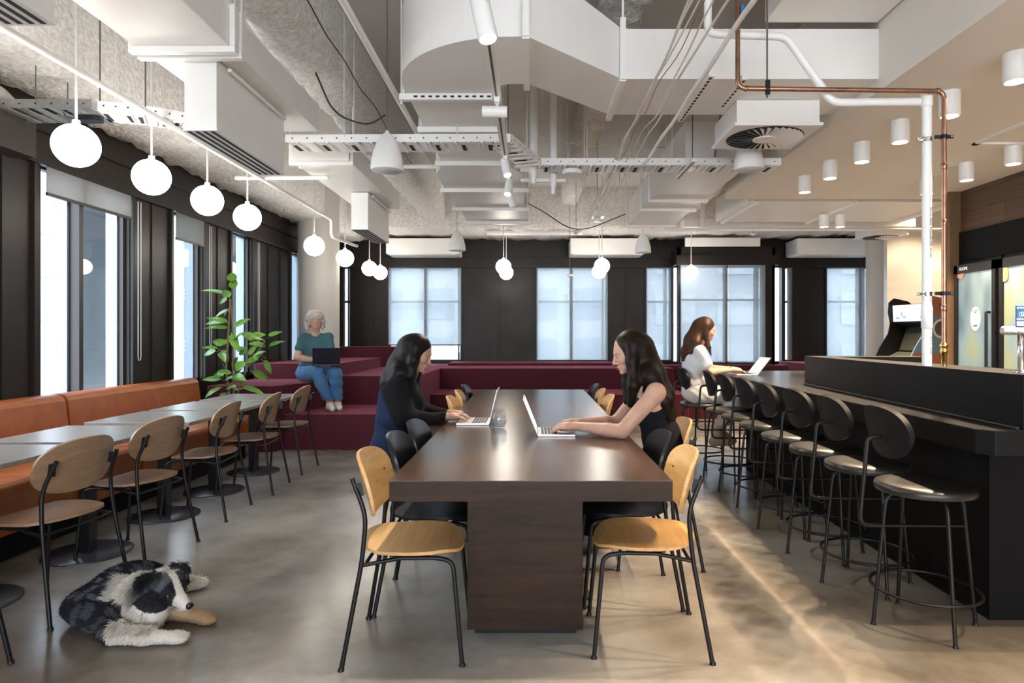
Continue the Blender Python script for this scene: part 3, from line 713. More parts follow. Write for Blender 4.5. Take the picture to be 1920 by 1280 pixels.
# ================================================================== ARCADE MACHINE
def arcade():
    t = thing('arcade_machine', (5.40, 8.92, 0), 'upright arcade game cabinet with a lit marquee and painted side, behind the bar', 'arcade machine')
    # local frame: front faces (-.55,-.83); side panels are profiles in (depth, z)
    f = np.array((-.993, -.12)); r = np.array((.12, -.993)); c0 = np.array((5.40, 8.92))
    def P(dep, lat, z): q = c0+f*dep+r*lat; return (q[0], q[1], z)
    prof = [(-.38,0),(.30,0),(.30,.75),(.42,.98),(.40,1.04),(.16,1.16),(.05,1.42),(.04,1.52),(.17,1.60),(.19,1.76),(.16,1.80),(-.36,1.84)]
    prof_s = [(-.38,0),(.30,0),(.30,.80),(.46,1.0),(.38,1.16),(.25,1.36),(.22,1.5),(.25,1.66),(.24,1.80),(.16,1.86),(-.05,1.82),(-.36,1.60)]
    sl = MB().prism(prof_s, .34, .36, lambda u, v, w: P(u, w, v)).build('side_panel', arc_mat, t)
    MB().prism(prof_s, -.36, -.34, lambda u, v, w: P(u, w, v)).build('side_panel', MT['black'], t)
    body = [(-.36,.02),(.26,.02),(.26,.78),(.36,.97),(.10,1.10),(-.02,1.45),(.16,1.50),(.18,1.76),(-.34,1.60)]
    MB().prism(body, -.34, .34, lambda u, v, w: P(u, w, v)).build('cabinet_body', MT['black'], t)
    MB().prism([(.182,1.525),(.195,1.525),(.205,1.755),(.192,1.755)], -.32, .32, lambda u, v, w: P(u, w, v)).build('marquee', marq, t)
    MB().prism([(.105,1.12),(.115,1.12),(-.005,1.44),(-.015,1.44)], -.30, .30, lambda u, v, w: P(u, w, v)).build('game_screen', mat('dark_game_screen', (.05,.055,.045), .12), t)
    cp = MB().prism([(.26,.80),(.40,.955),(.36,.985),(.12,1.10),(.10,1.09)], -.33, .33, lambda u, v, w: P(u, w, v)).build('control_panel', mat('control_deck', (.10,.11,.09), .35), t)
    b = MB()
    for k, (d_, l) in enumerate(((.3,-.2),(.3,-.1),(.27,.1),(.3,.18),(.24,.22))): b.cyl(P(d_, l, 1.0), P(d_, l, 1.04), .014, 12)
    b.build('button', mat('red_button', (.6,.1,.06), .3), cp)
    # generic painted shapes on the side
    def side(u, v, w): return P(u, .36+w, v)
    cx, cz = .0, 1.42
    rg = MB(); ring = []
    for a in np.linspace(0, 2*PI, 40, endpoint=False): ring.append((cx+.13*math.cos(a), cz+.13*math.sin(a)))
    rg.prism(ring, .001, .004, side); rg.build('painted_disc', PAPER, sl)
    MB().prism([(cx+.10*math.cos(a), cz+.10*math.sin(a)) for a in np.linspace(0, 2*PI, 40, endpoint=False)], .004, .006, side).build('painted_disc', INK, sl)
    MB().prism([(-.36,1.60),(-.05,1.82),(.16,1.86),(.24,1.80),(.25,1.62),(.12,1.57),(0,1.6),(-.1,1.55),(-.2,1.58),(-.36,1.54)], .001, .003, side).build('painted_patch', TERRA, sl)
    MB().prism([(-.38,.7),(.30,.82),(.44,1.0),(.40,1.10),(.25,1.13),(.1,1.08),(-.05,1.12),(-.2,1.05),(-.38,1.08)], .001, .003, side).build('painted_patch', TERRA, sl)
    g = MB()
    for k in range(5):
        u = -.3+.14*k; g.prism([(u,.86),(u+.06,.95),(u+.12,.86),(u+.10,.86),(u+.06,.92),(u+.02,.86)], .003, .005, side)
    g.box(0,0,0,0,0,0)
    for q_ in ((.30,1.29,.12,.012),(.24,1.31,.02,.05),(.30,1.31,.02,.06),(.36,1.305,.02,.04),(.08,1.22,.05,.008),(.10,1.70,.02,.10),(-.02,1.70,.10,.025),(-.06,1.73,.02,.05)):
        u, v, a, b_ = q_; u -= .08; g.prism([(u-a/2,v-b_/2),(u+a/2,v-b_/2),(u+a/2,v+b_/2),(u-a/2,v+b_/2)], .004, .006, side)
    g.build('painted_mark', INK, sl)
    mk = MB()
    for u, v, w_, h_, m_ in ((-.25,1.56,.07,.03,'a'),(-.15,1.60,.03,.05,'b'),(-.11,1.57,.06,.03,'b'),(.22,1.56,.02,.03,'c'),(.27,1.56,.02,.03,'c')):
        z = v; d0 = .197+(v-1.525)*.04
        mk.add([P(d0+.002, u, z), P(d0+.002, u+w_, z), P(d0+.004, u+w_, z+h_), P(d0+.004, u, z+h_)], [(0,1,2,3)])
    mk.build('marquee_blocks', mat('marquee_tint', (.2,.3,.5), .5, emit=(.25,.4,.6), estr=.5), t)
arc_mat = mat('painted_blue_side', (.12,.24,.36), .5); TERRA = mat('terracotta_print', (.33,.12,.08), .55)
marq = mat('lit_marquee', (.5,.52,.55), .4, emit=(.9,.92,1), estr=.38)
arcade()
# ================================================================== BEER TAP
t = thing('beer_tap', (2.17, 2.86, 1.16), 'frosted steel T-shaped beer tap with a blue badge on the raised bar ledge', 'beer tap')
frost = mat('frosted_steel', (.62,.61,.58), .35, metal=.9, bmp=(90,.9,.006))
MB().lathe([(.028,0),(.028,.008),(.0125,.012),(.0125,.205),(.018,.207),(.018,.222)], (2.17,2.86,1.16), 24).build('column', MT['chrome'], t)
MB().tube([(2.085,2.86,1.345),(2.09,2.86,1.345),(2.60,2.86,1.345)], [.012,.019,.019], 16).build('cross_tube', frost, t)
MB().lathe([(.02,0),(.013,.01),(.013,.185)], (2.255,2.86,1.16), 20).build('column', MT['chrome'], t)
bd = MB().box(2.14,2.192,2.845,2.853,1.36,1.455).build('tap_badge', MT['blue'], t, bevel=.002)
MB().box(2.14,2.192,2.842,2.845,1.365,1.385).build('badge_panel', WTXT, bd)
RY = (PI/2, 0, 0)
text('lettering', 'STOMPING', .0105, (2.166, 2.8435, 1.443), RY, WTXT, bd, .0004)
text('lettering', 'GROUND', .0125, (2.166, 2.8435, 1.395), RY, WTXT, bd, .0004)
text('lettering', 'LAGER', .010, (2.166, 2.8415, 1.375), RY, INK, bd, .0004)
e = MB()
for k in (-1, 0, 1): e.tube([(2.166+k*.009+.006*math.cos(a), 2.844, 1.418+abs(k)*-.003+.009*math.sin(a)) for a in np.linspace(0, 2*PI, 16, endpoint=False)], .0012, 5, closed=True)
e.build('badge_emblem', WTXT, bd)
MB().cyl((2.205,2.83,1.345),(2.205,2.80,1.345),.008,12).build('tap_spout', MT['black'], t)
# ================================================================== GLASS AND LAPTOPS
def tumbler(x, y, z):
    t = thing('water_glass', (x, y, z), 'clear tumbler of water between the two laptops on the communal table', 'glass')
    MB().lathe([(0,0),(.030,0),(.038,.006),(.0475,.035),(.047,.06),(.0425,.118),(.0405,.118),(.0445,.06),(.045,.036),(.035,.012),(0,.010)], (x,y,z+.0005), 40).build('tumbler', MT['drink'], t)
    MB().lathe([(0,.0115),(.034,.0125),(.0445,.036),(.0447,.045),(0,.045)], (x,y,z+.0005), 40).build('water', MT['water'], t)
tumbler(-.20, 3.985, .75)
def laptop(hx, hy, z, dirx, width, depth, ang, m, label, rz=0, base_m=None, mark=False):
    """hinge centre; dirx = direction (unit 2D) from hinge to user; ang = lid angle from base"""
    t = thing('laptop', (hx, hy, z), label, 'laptop')
    u = np.array((*dirx, 0.)); w = np.array((-dirx[1], dirx[0], 0.)); up = vec(0,0,1)
    c = vec(hx, hy, z)
    b = MB().obox(c+u*depth/2+up*.0065, w*width, u*depth, up*.012).build('laptop_base', m, t, bevel=.003)
    kb = MB()
    for r_ in range(5):
        for k in range(12):
            kb.obox(c+u*(.03+r_*.019)+w*((k-5.5)*width*.075)+up*.0132, w*width*.065, u*.0155, up*.0014)
    kb.build('keyboard', MT['keys'], b)
    MB().obox(c+u*depth*.76+up*.0128, w*.11, u*.065, up*.0006).build('trackpad', m, b)
    ld = u*math.cos(ang)+up*math.sin(ang); nn = u*math.sin(ang)*-1+up*math.cos(ang)*1
    nn = np.cross(w, ld); 
    if np.dot(nn, u) < 0: nn = -nn
    hc = c+up*.012
    L = MB().obox(hc+ld*depth*.5, w*width, ld*depth, nn*.006).build('laptop_lid', m, t, bevel=.002)
    MB().obox(hc+ld*depth*.52+nn*.0034, w*(width-.02), ld*(depth-.03), nn*.0008).build('laptop_screen', MT['scr'], L)
    if mark: MB().lathe([(0,0),(.011,0),(.011,.001),(0,.001)], hc+ld*depth*.52-nn*.0042, 20, axis=tuple(nn)).build('lid_mark', MT['black'], L)
    return t
laptop(-.268, 4.285, .75, (-1,0), .31, .215, math.radians(103), MT['alu'], 'silver laptop in front of the dark-haired woman in navy')
laptop(.036, 3.81, .75, (1,0), .31, .215, math.radians(112), MT['alu'], 'silver laptop in front of the woman in the black sleeveless top')
laptop(2.24, 6.52, .93, (-1,0), .30, .21, math.radians(128), MT['alu'], 'slim silver laptop on the black bar counter before the woman in white')
# ================================================================== PLANT
def leaf_mesh(mb, base, d, up, L, W, curl=.25):
    d = np.array(d, float); d /= np.linalg.norm(d); up = np.array(up, float); s = np.cross(d, up); s /= np.linalg.norm(s)+1e-9; n = np.cross(s, d)
    V = []; K = 9
    for i in range(K):
        t_ = i/(K-1); w = W*math.sin(PI*min(1, t_**.75))**.8*(1-.15*t_) if 0 < t_ < 1 else .001
        c = base+d*L*t_-n*L*curl*t_*t_
        for j in (-1, -.5, 0, .5, 1): V.append(c+s*w*j*.5+n*abs(j)*W*.16)
    F_ = [(i*5+j, i*5+j+1, (i+1)*5+j+1, (i+1)*5+j) for i in range(K-1) for j in range(4)]
    mb.add(V, F_, True)
def plant(px, py):
    t = thing('potted_plant', (px, py, 0), 'tall broad-leaved potted plant between the leather bench and the maroon tiers', 'plant')
    MB().lathe([(.115,0),(.125,.01),(.155,.36),(.15,.365),(.14,.36),(.135,.33),(0,.33)], (px,py,0), 36).build('pot', MT['pot'], t)
    MB().lathe([(.136,.325),(0,.34)], (px,py,0), 24).build('soil', MT['soil'], t)
    def W(ix, iy, dy=0):   # photograph-measured point at the plant's distance
        d = py+dy; return vec((ix-996)*d/F_PX, d, CAM_H-(iy-630)*d/F_PX)
    stems = [([(422,760,0),(424,690,.0),(427,650,.02),(432,560,0)], .011), ([(430,760,.03),(437,700,.03),(437,640,.02),(434,572,0)], .008),
             ([(440,760,-.02),(447,730,-.03),(463,690,-.05),(480,665,-.05),(497,640,-.06)], .008), ([(421,690,.02),(415,672,.03),(412,655,.04)], .004), ([(490,665,-.05),(498,672,-.05)], .003)]
    for pts, r in stems:
        P = [W(*p) for p in pts]
        if pts[0][1] >= 740: P = [vec(px+(P[0][0]-px)*.25, py, .33)]+P[1:]
        MB().tube(fillet(P, .05), [r*1.15]+[r]*(len(fillet(P, .05))-1), 8).build('stem', MT['stem'], t)
    LV = [(436,532,434,512,.05),(434,545,441,524,.05),(430,556,381,541,.1),(432,560,421,548,.02),(430,562,411,568,.03),(432,582,401,594,.05),(432,582,418,592,.08),(432,606,386,606,.05),(432,608,392,595,.0),(434,618,388,614,-.05),
          (436,615,463,600,-.05),(433,622,443,655,-.1),(440,640,450,625,-.12),(452,625,480,636,-.05),(478,640,455,626,-.05),(470,632,495,628,.05),(500,634,527,621,.1),(502,652,530,640,.05),(497,640,480,635,-.15),(500,650,470,645,-.1),
          (430,648,412,638,.1),(425,648,400,640,0),(412,655,381,652,-.05),(410,658,380,666,.06),(412,660,420,675,-.12),(414,655,422,668,.0),(466,668,478,652,0),(460,668,452,655,.08),(456,676,446,694,-.1),(470,675,490,660,-.1),(492,662,478,674,-.14),
          (484,672,466,680,-.12),(490,672,508,698,.05),(466,695,502,712,.1),(436,700,410,698,-.1),(436,705,454,712,-.14),(420,708,404,700,.05),(420,712,383,712,-.05),(422,716,430,708,-.15),(438,710,450,715,-.1),(418,725,388,742,-.12),(424,730,440,726,-.05),
          (430,738,416,742,-.1),(440,735,455,728,.1),(450,725,490,737,-.05),(446,668,436,690,.1),(452,690,444,700,.1),(443,660,462,650,.15)]
    r_ = random.Random(5)
    for x0, y0, x1, y1, dy in LV:
        a = W(x0, y0, dy*.3); b_ = W(x1, y1, dy*1.6); d = b_-a; L = np.linalg.norm(d); st = a+d*.14
        mb = MB(); leaf_mesh(mb, st, d/L+vec(0,0,.12), (r_.uniform(-.3,.3), r_.uniform(-1,-.35), r_.uniform(.5,1)), max(.14, L*.98), r_.uniform(.085,.115))
        mb.tube([a, st], .0025, 5)
        mb.build('leaf', MT['leaf'], t)
plant(-3.26, 7.13)
# ================================================================== CEILING SERVICES
def duct_box(x0, x1, y0, y1, z0, z1, label, name='air_duct', flanges=(), m='white', axis='y', cat='duct', group=None):
    t = thing(name, ((x0+x1)/2, (y0+y1)/2, z0), label, cat, group)
    MB().box(x0, x1, y0, y1, z0, z1).build('duct_run', MT[m], t, bevel=.004)
    for q in flanges:
        f = MB()
        if axis == 'y':
            f.box(x0-.03, x1+.03, q-.02, q+.02, z0-.035, z0-.002); f.box(x0-.03, x0-.002, q-.02, q+.02, z0, z1+.02); f.box(x1+.002, x1+.03, q-.02, q+.02, z0, z1+.02)
            for sx in (x0-.022, x1+.022): f.cyl((sx, q, z1), (sx, q, 3.9), .005, 6)
        else:
            f.box(q-.02, q+.02, y0-.03, y1+.03, z0-.035, z0-.002); f.box(q-.02, q+.02, y0-.03, y0-.002, z0, z1+.02)
            f.cyl((q, y0-.022, z1), (q, y0-.022, 3.9), .005, 6); f.cyl((q, y1+.022, z1), (q, y1+.022, 3.9), .005, 6)
        f.build('hanger_frame', MT['white2'], t)
    return t
# main trunk: crosses from the bulkhead, offsets towards the camera, bends round and runs to the back
Z0, Z1 = 2.977, 3.30
t = thing('air_duct', (0.4, 4.3, Z0), 'big white rectangular duct crossing overhead, offsetting and bending round above the table', 'duct')
MB().box(.585, 2.24, 4.16, 4.83, Z0, Z1).build('duct_run', MT['white'], t)
mb = MB(); zt0, zt1 = Z0, 3.42
Q = [(.585,4.16,zt0),(.585,4.83,zt0),(-.02,4.24,zt0),(-.02,3.57,zt0)]; Q2 = [(.585,4.16,Z1),(.585,4.83,Z1),(-.02,4.24,zt1),(-.02,3.57,zt1)]
mb.add(Q+Q2, [(0,3,2,1),(4,5,6,7),(0,4,7,3),(1,2,6,5),(0,1,5,4),(2,3,7,6)]); mb.build('offset_section', MT['white'], t)
# elbow
mb = MB(); A = [(-.02,3.57),(-.10,3.57)]+[(-.10+.75*math.cos(a), 4.30+.73*math.sin(a)) for a in np.linspace(-PI/2, -PI, 22)]+[(-.85,4.36),(-.26,4.36),(-.26,4.34)]+[(-.10+.16*math.cos(a), 4.38+.14*math.sin(a)) for a in np.linspace(-PI, -PI/2, 6)]+[(-.02,4.24)]
mb.prism(A, Z0, zt1); mb.build('duct_elbow', MT['white'], t)
MB().box(-.85, -.26, 4.36, 6.2, Z0, 3.36).build('duct_run', MT['white'], t)
MB().add([(-.85,6.2,Z0),(-.26,6.2,Z0),(-.08,6.6,Z0),(-.97,6.6,Z0),(-.85,6.2,3.36),(-.26,6.2,3.36),(-.08,6.6,3.36),(-.97,6.6,3.36)], [(0,3,2,1),(4,5,6,7),(0,1,5,4),(1,2,6,5),(2,3,7,6),(3,0,4,7)]).box(-.97,-.08,6.6,8.35,Z0,3.36).build('duct_run', MT['white'], t)
MB().box(-.93,-.05,8.35,9.35,Z0,3.3).build('end_box', MT['white'], t)
def flange(y, x0, x1, z0=Z0, z1=3.36):
    f = MB(); f.box(x0-.04, x1+.04, y-.022, y+.022, z0-.045, z0-.002)
    f.box(x0-.02, x0-.002, y-.02, y+.02, z0, z1); f.box(x1+.002, x1+.02, y-.02, y+.02, z0, z1)
    for sx in (x0-.03, x1+.03): f.cyl((sx, y, z0-.07), (sx, y, 3.9), .005, 6)
    f.build('hanger_frame', MT['white2'], t)
for y, a, b_ in ((4.42,-.86,-.25),(5.12,-.86,-.25),(6.12,-.87,-.24),(7.25,-.98,-.07),(8.32,-.98,-.07),(9.3,-.94,-.04)): flange(y, a, b_)
for (xa, ya, xb, yb, zz) in ((-.03,3.53,-.03,4.28,zt1),(.585,4.12,.585,4.88,Z1)):
    f = MB(); f.bar((xa,ya,Z0-.015),(xb,yb,Z0-.015),.04,.03); f.bar((xa,ya,Z0-.02),(xa,ya,zz+.05),.035,.03); f.bar((xb,yb,Z0),(xb,yb,3.9),.012,.012); f.bar((xa,ya,zz),(xa,ya,3.9),.012,.012)
    f.build('hanger_frame', MT['white2'], t)
sl = MB()
for k in range(11): sl.box(-.80+k*.05, -.775+k*.05, 4.39, 4.397, Z0-.03, Z0-.02)
sl.build('flange_slots', MT['slot'], t)
duct_box(1.5, 2.22, 1.2, 4.14, 3.33, 3.75, 'white duct running towards the camera above the crossing duct, beside the lowered ceiling')
duct_box(1.42, 2.08, 5.95, 9.5, 2.95, 3.3, 'stepped white duct running to the back, beside the lowered ceiling edge', flanges=(7.7, 8.25, 9.45))
duct_box(2.6, 5.2, 7.75, 9.1, 2.93, 3.25, 'wide white duct beyond the lowered ceiling over the arcade machine', flanges=(2.7, 3.9, 5.1), axis='x')
duct_box(2.35, 5.9, 9.9, 10.15, 3.0, 3.12, 'long flat white duct across the back in front of the insulated beam')
# supply duct over the pendants with slot diffusers
for i, (y0, y1, lab) in enumerate(((1.0, 3.5, 'white supply duct at the upper left nearest the camera'), (3.5, 4.9, 'white supply duct behind the big slot diffuser box'), (5.7, 7.9, 'farther white supply duct above the small slot diffuser box'))):
    duct_box(-2.12, -1.61, y0+.004, y1-.004, 2.87, 3.07, lab, flanges=(y0+.04,) if i else (3.46,), group='supply ducts over the left windows')
def slotbox(y0, y1, label):
    t = thing('slot_diffuser', (-1.84, (y0+y1)/2, 2.47), label, 'air diffuser', 'slot diffusers under the left supply duct')
    MB().box(-1.93, -1.75, y0, y1, 2.475, 2.86).build('plenum_box', MT['white'], t, bevel=.002)
    m = MB(); m.box(-1.935,-1.745,y0-.005,y1+.005,2.462,2.474); m.build('frame', MT['white2'], t)
    s = MB()
    for k in range(4): s.box(-1.92+k*.043, -1.900+k*.043, y0+.01, y1-.01, 2.4605, 2.4625)
    s.build('air_slots', MT['slot'], t)
    MB().cyl((-1.725, y0+.1, 2.84), (-1.725, y1-.05, 2.84), .012, 10).build('side_rail', MT['white2'], t)
slotbox(1.25, 2.37, 'slot diffuser box cut off by the top left corner of the picture')
slotbox(3.59, 4.57, 'large slot diffuser box hanging between the second and third pendants')
slotbox(6.92, 7.93, 'small slot diffuser box hanging beyond the large one, by the round column')
for (a, b_, lab) in ((727, 862, 'white plenum box over the back windows beside the bell speaker'), (1069, 1206, 'white plenum box over the middle back windows'), (1280, 1418, 'white plenum box above the projecting bay'), (1490, 1640, 'white plenum box over the far right back window')):
    d = 12.0; t = thing('plenum_box', (((a+b_)/2-996)*d/F_PX, d+.2, 2.84), lab, 'air duct', 'plenum boxes along the back wall')
    MB().box((a-996)*d/F_PX, (b_-996)*d/F_PX, d-.15, 12.44 if a < 1200 or a > 1480 else 11.78, 2.96 if a == 1280 else 2.83, 3.12).build('casing', MT['white'], t, bevel=.01)
    MB().box((a-996)*d/F_PX+.05, (b_-996)*d/F_PX-.05, d-.11, 12.4, 2.822, 2.83).build('diffuser_face', MT['white2'], t)
# swirl diffuser
def swirl(x0, x1, y0, y1, z0, z1, label):
    t = thing('swirl_diffuser', ((x0+x1)/2, (y0+y1)/2, z0), label, 'air diffuser')
    MB().box(x0+.02, x1-.02, y0+.02, y1-.02, z0+.02, z1).build('plenum_box', MT['white'], t)
    MB().box(x0, x1, y0, y1, z0, z0+.022).build('face_plate', MT['white2'], t, bevel=.004)
    cx, cy = (x0+x1)/2, (y0+y1)/2; R = (x1-x0)*.44
    MB().cyl((cx,cy,z0-.003),(cx,cy,z0+.001),R,48).build('shadow_gap', MT['slot'], t)
    v = MB()
    for k in range(32):
        a = 2*PI*k/32; c, s = math.cos(a), math.sin(a); r0, r1 = R*.28, R*.98; w = R*.055
        v.add([(cx+r0*c+s*w*.4, cy+r0*s-c*w*.4, z0-.004), (cx+r1*c+s*w*1.1, cy+r1*s-c*w*1.1, z0-.004), (cx+r1*c-s*w*.8, cy+r1*s+c*w*.8, z0-.016), (cx+r0*c-s*w*.3, cy+r0*s+c*w*.3, z0-.010)], [(0,1,2,3),(3,2,1,0)])
    v.build('vanes', MT['white2'], t)
    MB().cyl((cx,cy,z0-.016),(cx,cy,z0-.006),R*.3,32).build('hub', MT['white2'], t)
swirl(1.42, 2.04, 4.5, 5.08, 2.79, 2.973, 'square white swirl diffuser under the crossing duct, beside the lowered ceiling')
swirl(5.3, 5.88, 10.05, 10.62, 2.90, 3.4, 'small round-faced diffuser box above the back right column')
# cable trays
def tray(pts, width, z, label, side=1, dark=False, rung=.105):
    P = [np.array((*p, z), float) for p in pts]; c = sum(P)/len(P)
    t = thing('cable_tray', tuple(c), label, 'cable tray', 'perforated cable trays'); rl = MB(); sl = MB()
    off = []
    for i in range(len(P)):
        d = (P[min(i+1, len(P)-1)]-P[max(0, i-1)]); d /= np.linalg.norm(d); off.append(np.cross(d, (0,0,1))*-side)
    for k in (0, 1):
        Q = [P[i]+off[i]*width*k for i in range(len(P))]
        for i in range(len(Q)-1): rl.bar(Q[i]+vec(0,0,.02), Q[i+1]+vec(0,0,.02), .004, .06)
    rl.build('side_rail', MT['white2' if not dark else 'steel'], t)
    hl = MB()
    for i in range(len(P)-1):
        L = np.linalg.norm(P[i+1]-P[i]); n = max(1, int(L/rung)); d = (P[i+1]-P[i])/L
        for j in range(n):
            u = (j+.5)/n; a = P[i]+(P[i+1]-P[i])*u; b_ = a+(off[i]*(1-u)+off[i+1]*u)*width
            if dark: sl.bar(a+vec(0,0,-.008), b_+vec(0,0,-.008), .05, .008)
            else:
                sl.bar(a+vec(0,0,-.008)-d*.012, b_+vec(0,0,-.008)-d*.012, .052, .008); sl.bar(a+vec(0,0,-.012)+d*.036, b_+vec(0,0,-.012)+d*.036, .020, .012)
                if j % 2 == 0: hl.bar(a*.7+b_*.3+vec(0,0,-.0135)-d*.012, a*.15+b_*.85+vec(0,0,-.0135)-d*.012, .03, .003)
            h = a+vec(0,0,.02)-off[i]*.0035; hl.obox(h, d*.010, off[i]*.002, (0,0,.010))
    sl.build('rungs', MT['steel' if dark else 'white2'], t); hl.build('rail_holes', MT['slot'], t)
    for i in range(0, len(P)-1):
        for k in ((0, 1) if len(P) < 5 else (() if i % 2 else (0,))):
            q = P[i]*.5+P[i+1]*.5+off[i]*width*k; MB().cyl(q+vec(0,0,.03), (q[0], q[1], 3.9), .004, 6).build('threaded_rod', MT['darksteel' if dark else 'cord'], t)
tray([(-1.93,5.06),(-1.0,5.05),(-.16,5.04)], .27, 2.85, 'perforated cable tray crossing left of the track lights behind the bell speaker')
tray([(-.15,5.06),(.08,5.72)], .20, 2.85, 'short angled cable tray joining the two long crossing trays', side=1)
tray([(.09,5.73),(.9,5.73),(1.6,5.73),(2.22,5.73)], .27, 2.85, 'perforated cable tray crossing right of the track lights under the swirl diffuser')
tray([(-3.7,4.33),(-2.95,4.33)], .30, 2.86, 'dark galvanised cable tray at the far left above the first pendant', dark=True)
tray([(-2.93,4.36),(-2.72,4.42),(-2.5,4.55),(-2.25,4.8),(-1.95,5.06)], .26, 2.86, 'curved cable tray linking the left galvanised tray to the crossing one', rung=.07)
# tracks and spots
t = thing('lighting_track', (-.205, 4.2, 2.75), 'long ceiling lighting track running away over the communal table', 'lighting track')
MB().box(-.235, -.18, 0, 6.4, 2.75, 2.785).build('track_rail', MT['white2'], t)
MB().box(-.214, -.201, 0, 6.4, 2.7485, 2.7505).build('track_groove', MT['darksteel'], t)
mb = MB()
for y in (2.6, 4.2, 5.8): mb.cyl((-.207,y,2.78),(-.207,y,3.9 if y != 4.2 else 2.97),.004,6)
mb.build('suspension_rod', MT['darksteel'], t)
def spot(y, aim, label, lit=True, x=-.205, z=2.75, L=.15, r=.034, power=70):
    t = thing('track_spotlight', (x, y, z), label, 'spotlight', 'cylindrical spotlights on the lighting track')
    a = np.array(aim, float); a /= np.linalg.norm(a); c = vec(x, y, z-.075)
    MB().box(x-.016, x+.016, y-.05, y+.05, z-.03, z).cyl((x,y,z-.03), (x,y,z-.06), .008, 8).build('adapter', MT['white2'], t)
    p = c-a*L*.4; q = c+a*L*.6
    MB().lathe([(r*.97,0),(r,.004),(r,L-.004),(r*.97,L),(r*.85,L),(r*.85,L-.012)], p, 24, axis=tuple(a)).build('lamp_head', MT['white2'], t)
    MB().lathe([(0,0),(r*.83,0),(r*.83,.002),(0,.002)], q-a*.012, 20, axis=tuple(a)).build('lens', MT['lampdisc'] if lit else MT['grille'], t)
    if lit:
        l = bpy.data.lights.new('spot', 'SPOT'); l.energy = power; l.color = (1,.86,.68); l.spot_size = math.radians(75); l.spot_blend = .6; l.shadow_soft_size = .03
        o = bpy.data.objects.new('spot_lamp', l); COL.objects.link(o); o.parent = t; o.location = tuple(q+a*.005-np.array(t.location))
        o.rotation_euler = Vector(a).to_track_quat('-Z', 'Y').to_euler()
spot(1.15, (-.5,-.25,-1), 'added unseen track spotlight bouncing light off the floor onto the ducts', power=330)  # extra lamp added out of view; its floor bounce lifts the duct undersides
spot(.35, (.5,.1,-1), 'second added unseen track spotlight over the camera, for floor bounce', power=330)  # likewise added out of view to light the floor for bounce
spot(2.72, (.22,-.22,-1), 'lit white spotlight nearest the camera at the top of the track', L=.20, r=.042, power=90)
spot(3.9, (-1,.02,.02), 'white cylinder spotlight turned sideways to the left on the track', lit=False)
spot(5.15, (.22,-.42,-1), 'lit white spotlight on the track just past the cable tray', power=60)
spot(5.85, (-.1,-.5,-1), 'second lit white spotlight near the far end of the track', power=60)
spot(6.3, (.35,.5,-1), 'unlit white spotlight at the far end of the track', lit=False)
# downlights in the lowered ceiling
def downlight(x, y, label, power=125, z=2.9, group='white cylinder downlights under the lowered ceiling'):
    t = thing('downlight', (x, y, z), label, 'ceiling light', group)
    MB().lathe([(.062,0),(.062,-.158),(.059,-.16),(.052,-.16),(.050,-.148)], (x,y,z), 32).build('housing', MT['white2'], t)
    MB().lathe([(.0495,-.149),(0,-.149)], (x,y,z), 24).build('lens', MT['lampdisc'], t)
    l = bpy.data.lights.new('down', 'SPOT'); l.energy = power; l.color = (1,.76,.50); l.spot_size = math.radians(104); l.spot_blend = .4; l.shadow_soft_size = .02
    o = bpy.data.objects.new('down_lamp', l); COL.objects.link(o); o.parent = t; o.location = (0,0,-.162)
for x, y, lab in ((2.71,3.61,'large white cylinder downlight nearest the camera at the upper right'), (2.71,4.18,'white cylinder downlight partly hidden behind the vertical pipes'), (2.71,4.74,'white cylinder downlight just left of the vertical pipes'),
    (2.705,5.28,'white cylinder downlight second left of the vertical pipes'), (2.70,5.83,'white cylinder downlight third left of the vertical pipes'), (2.71,6.39,'white cylinder downlight farthest left in the front row'),
    (3.99,5.34,'white cylinder downlight at the right edge over the timber cladding'), (3.98,5.9,'white cylinder downlight between the pipes and the right edge'), (3.96,6.46,'white cylinder downlight just behind the vertical pipes at the far end'),
    (3.82,8.42,'left one of the pair of small far downlights beyond the lowered ceiling'), (4.03,8.42,'right one of the pair of small far downlights beyond the lowered ceiling')):
    downlight(x, y, lab)
for y in (3.05, 2.49, 1.93): 
    downlight(2.71, y, 'white cylinder downlight of the front row, above the top edge of the picture')
downlight(6.3, 9.75, 'added hidden downlight brightening the metal wall, behind the back right column', 170, 3.9); downlight(7.3, 9.75, 'added hidden downlight brightening the metal wall, beyond the timber cladding', 170, 3.9)  # both lamps added out of sight to brighten the metal wall
for y in (.8, 3.65, 4.78): downlight(3.98, y, 'white cylinder downlight of the rear row, right of the picture')
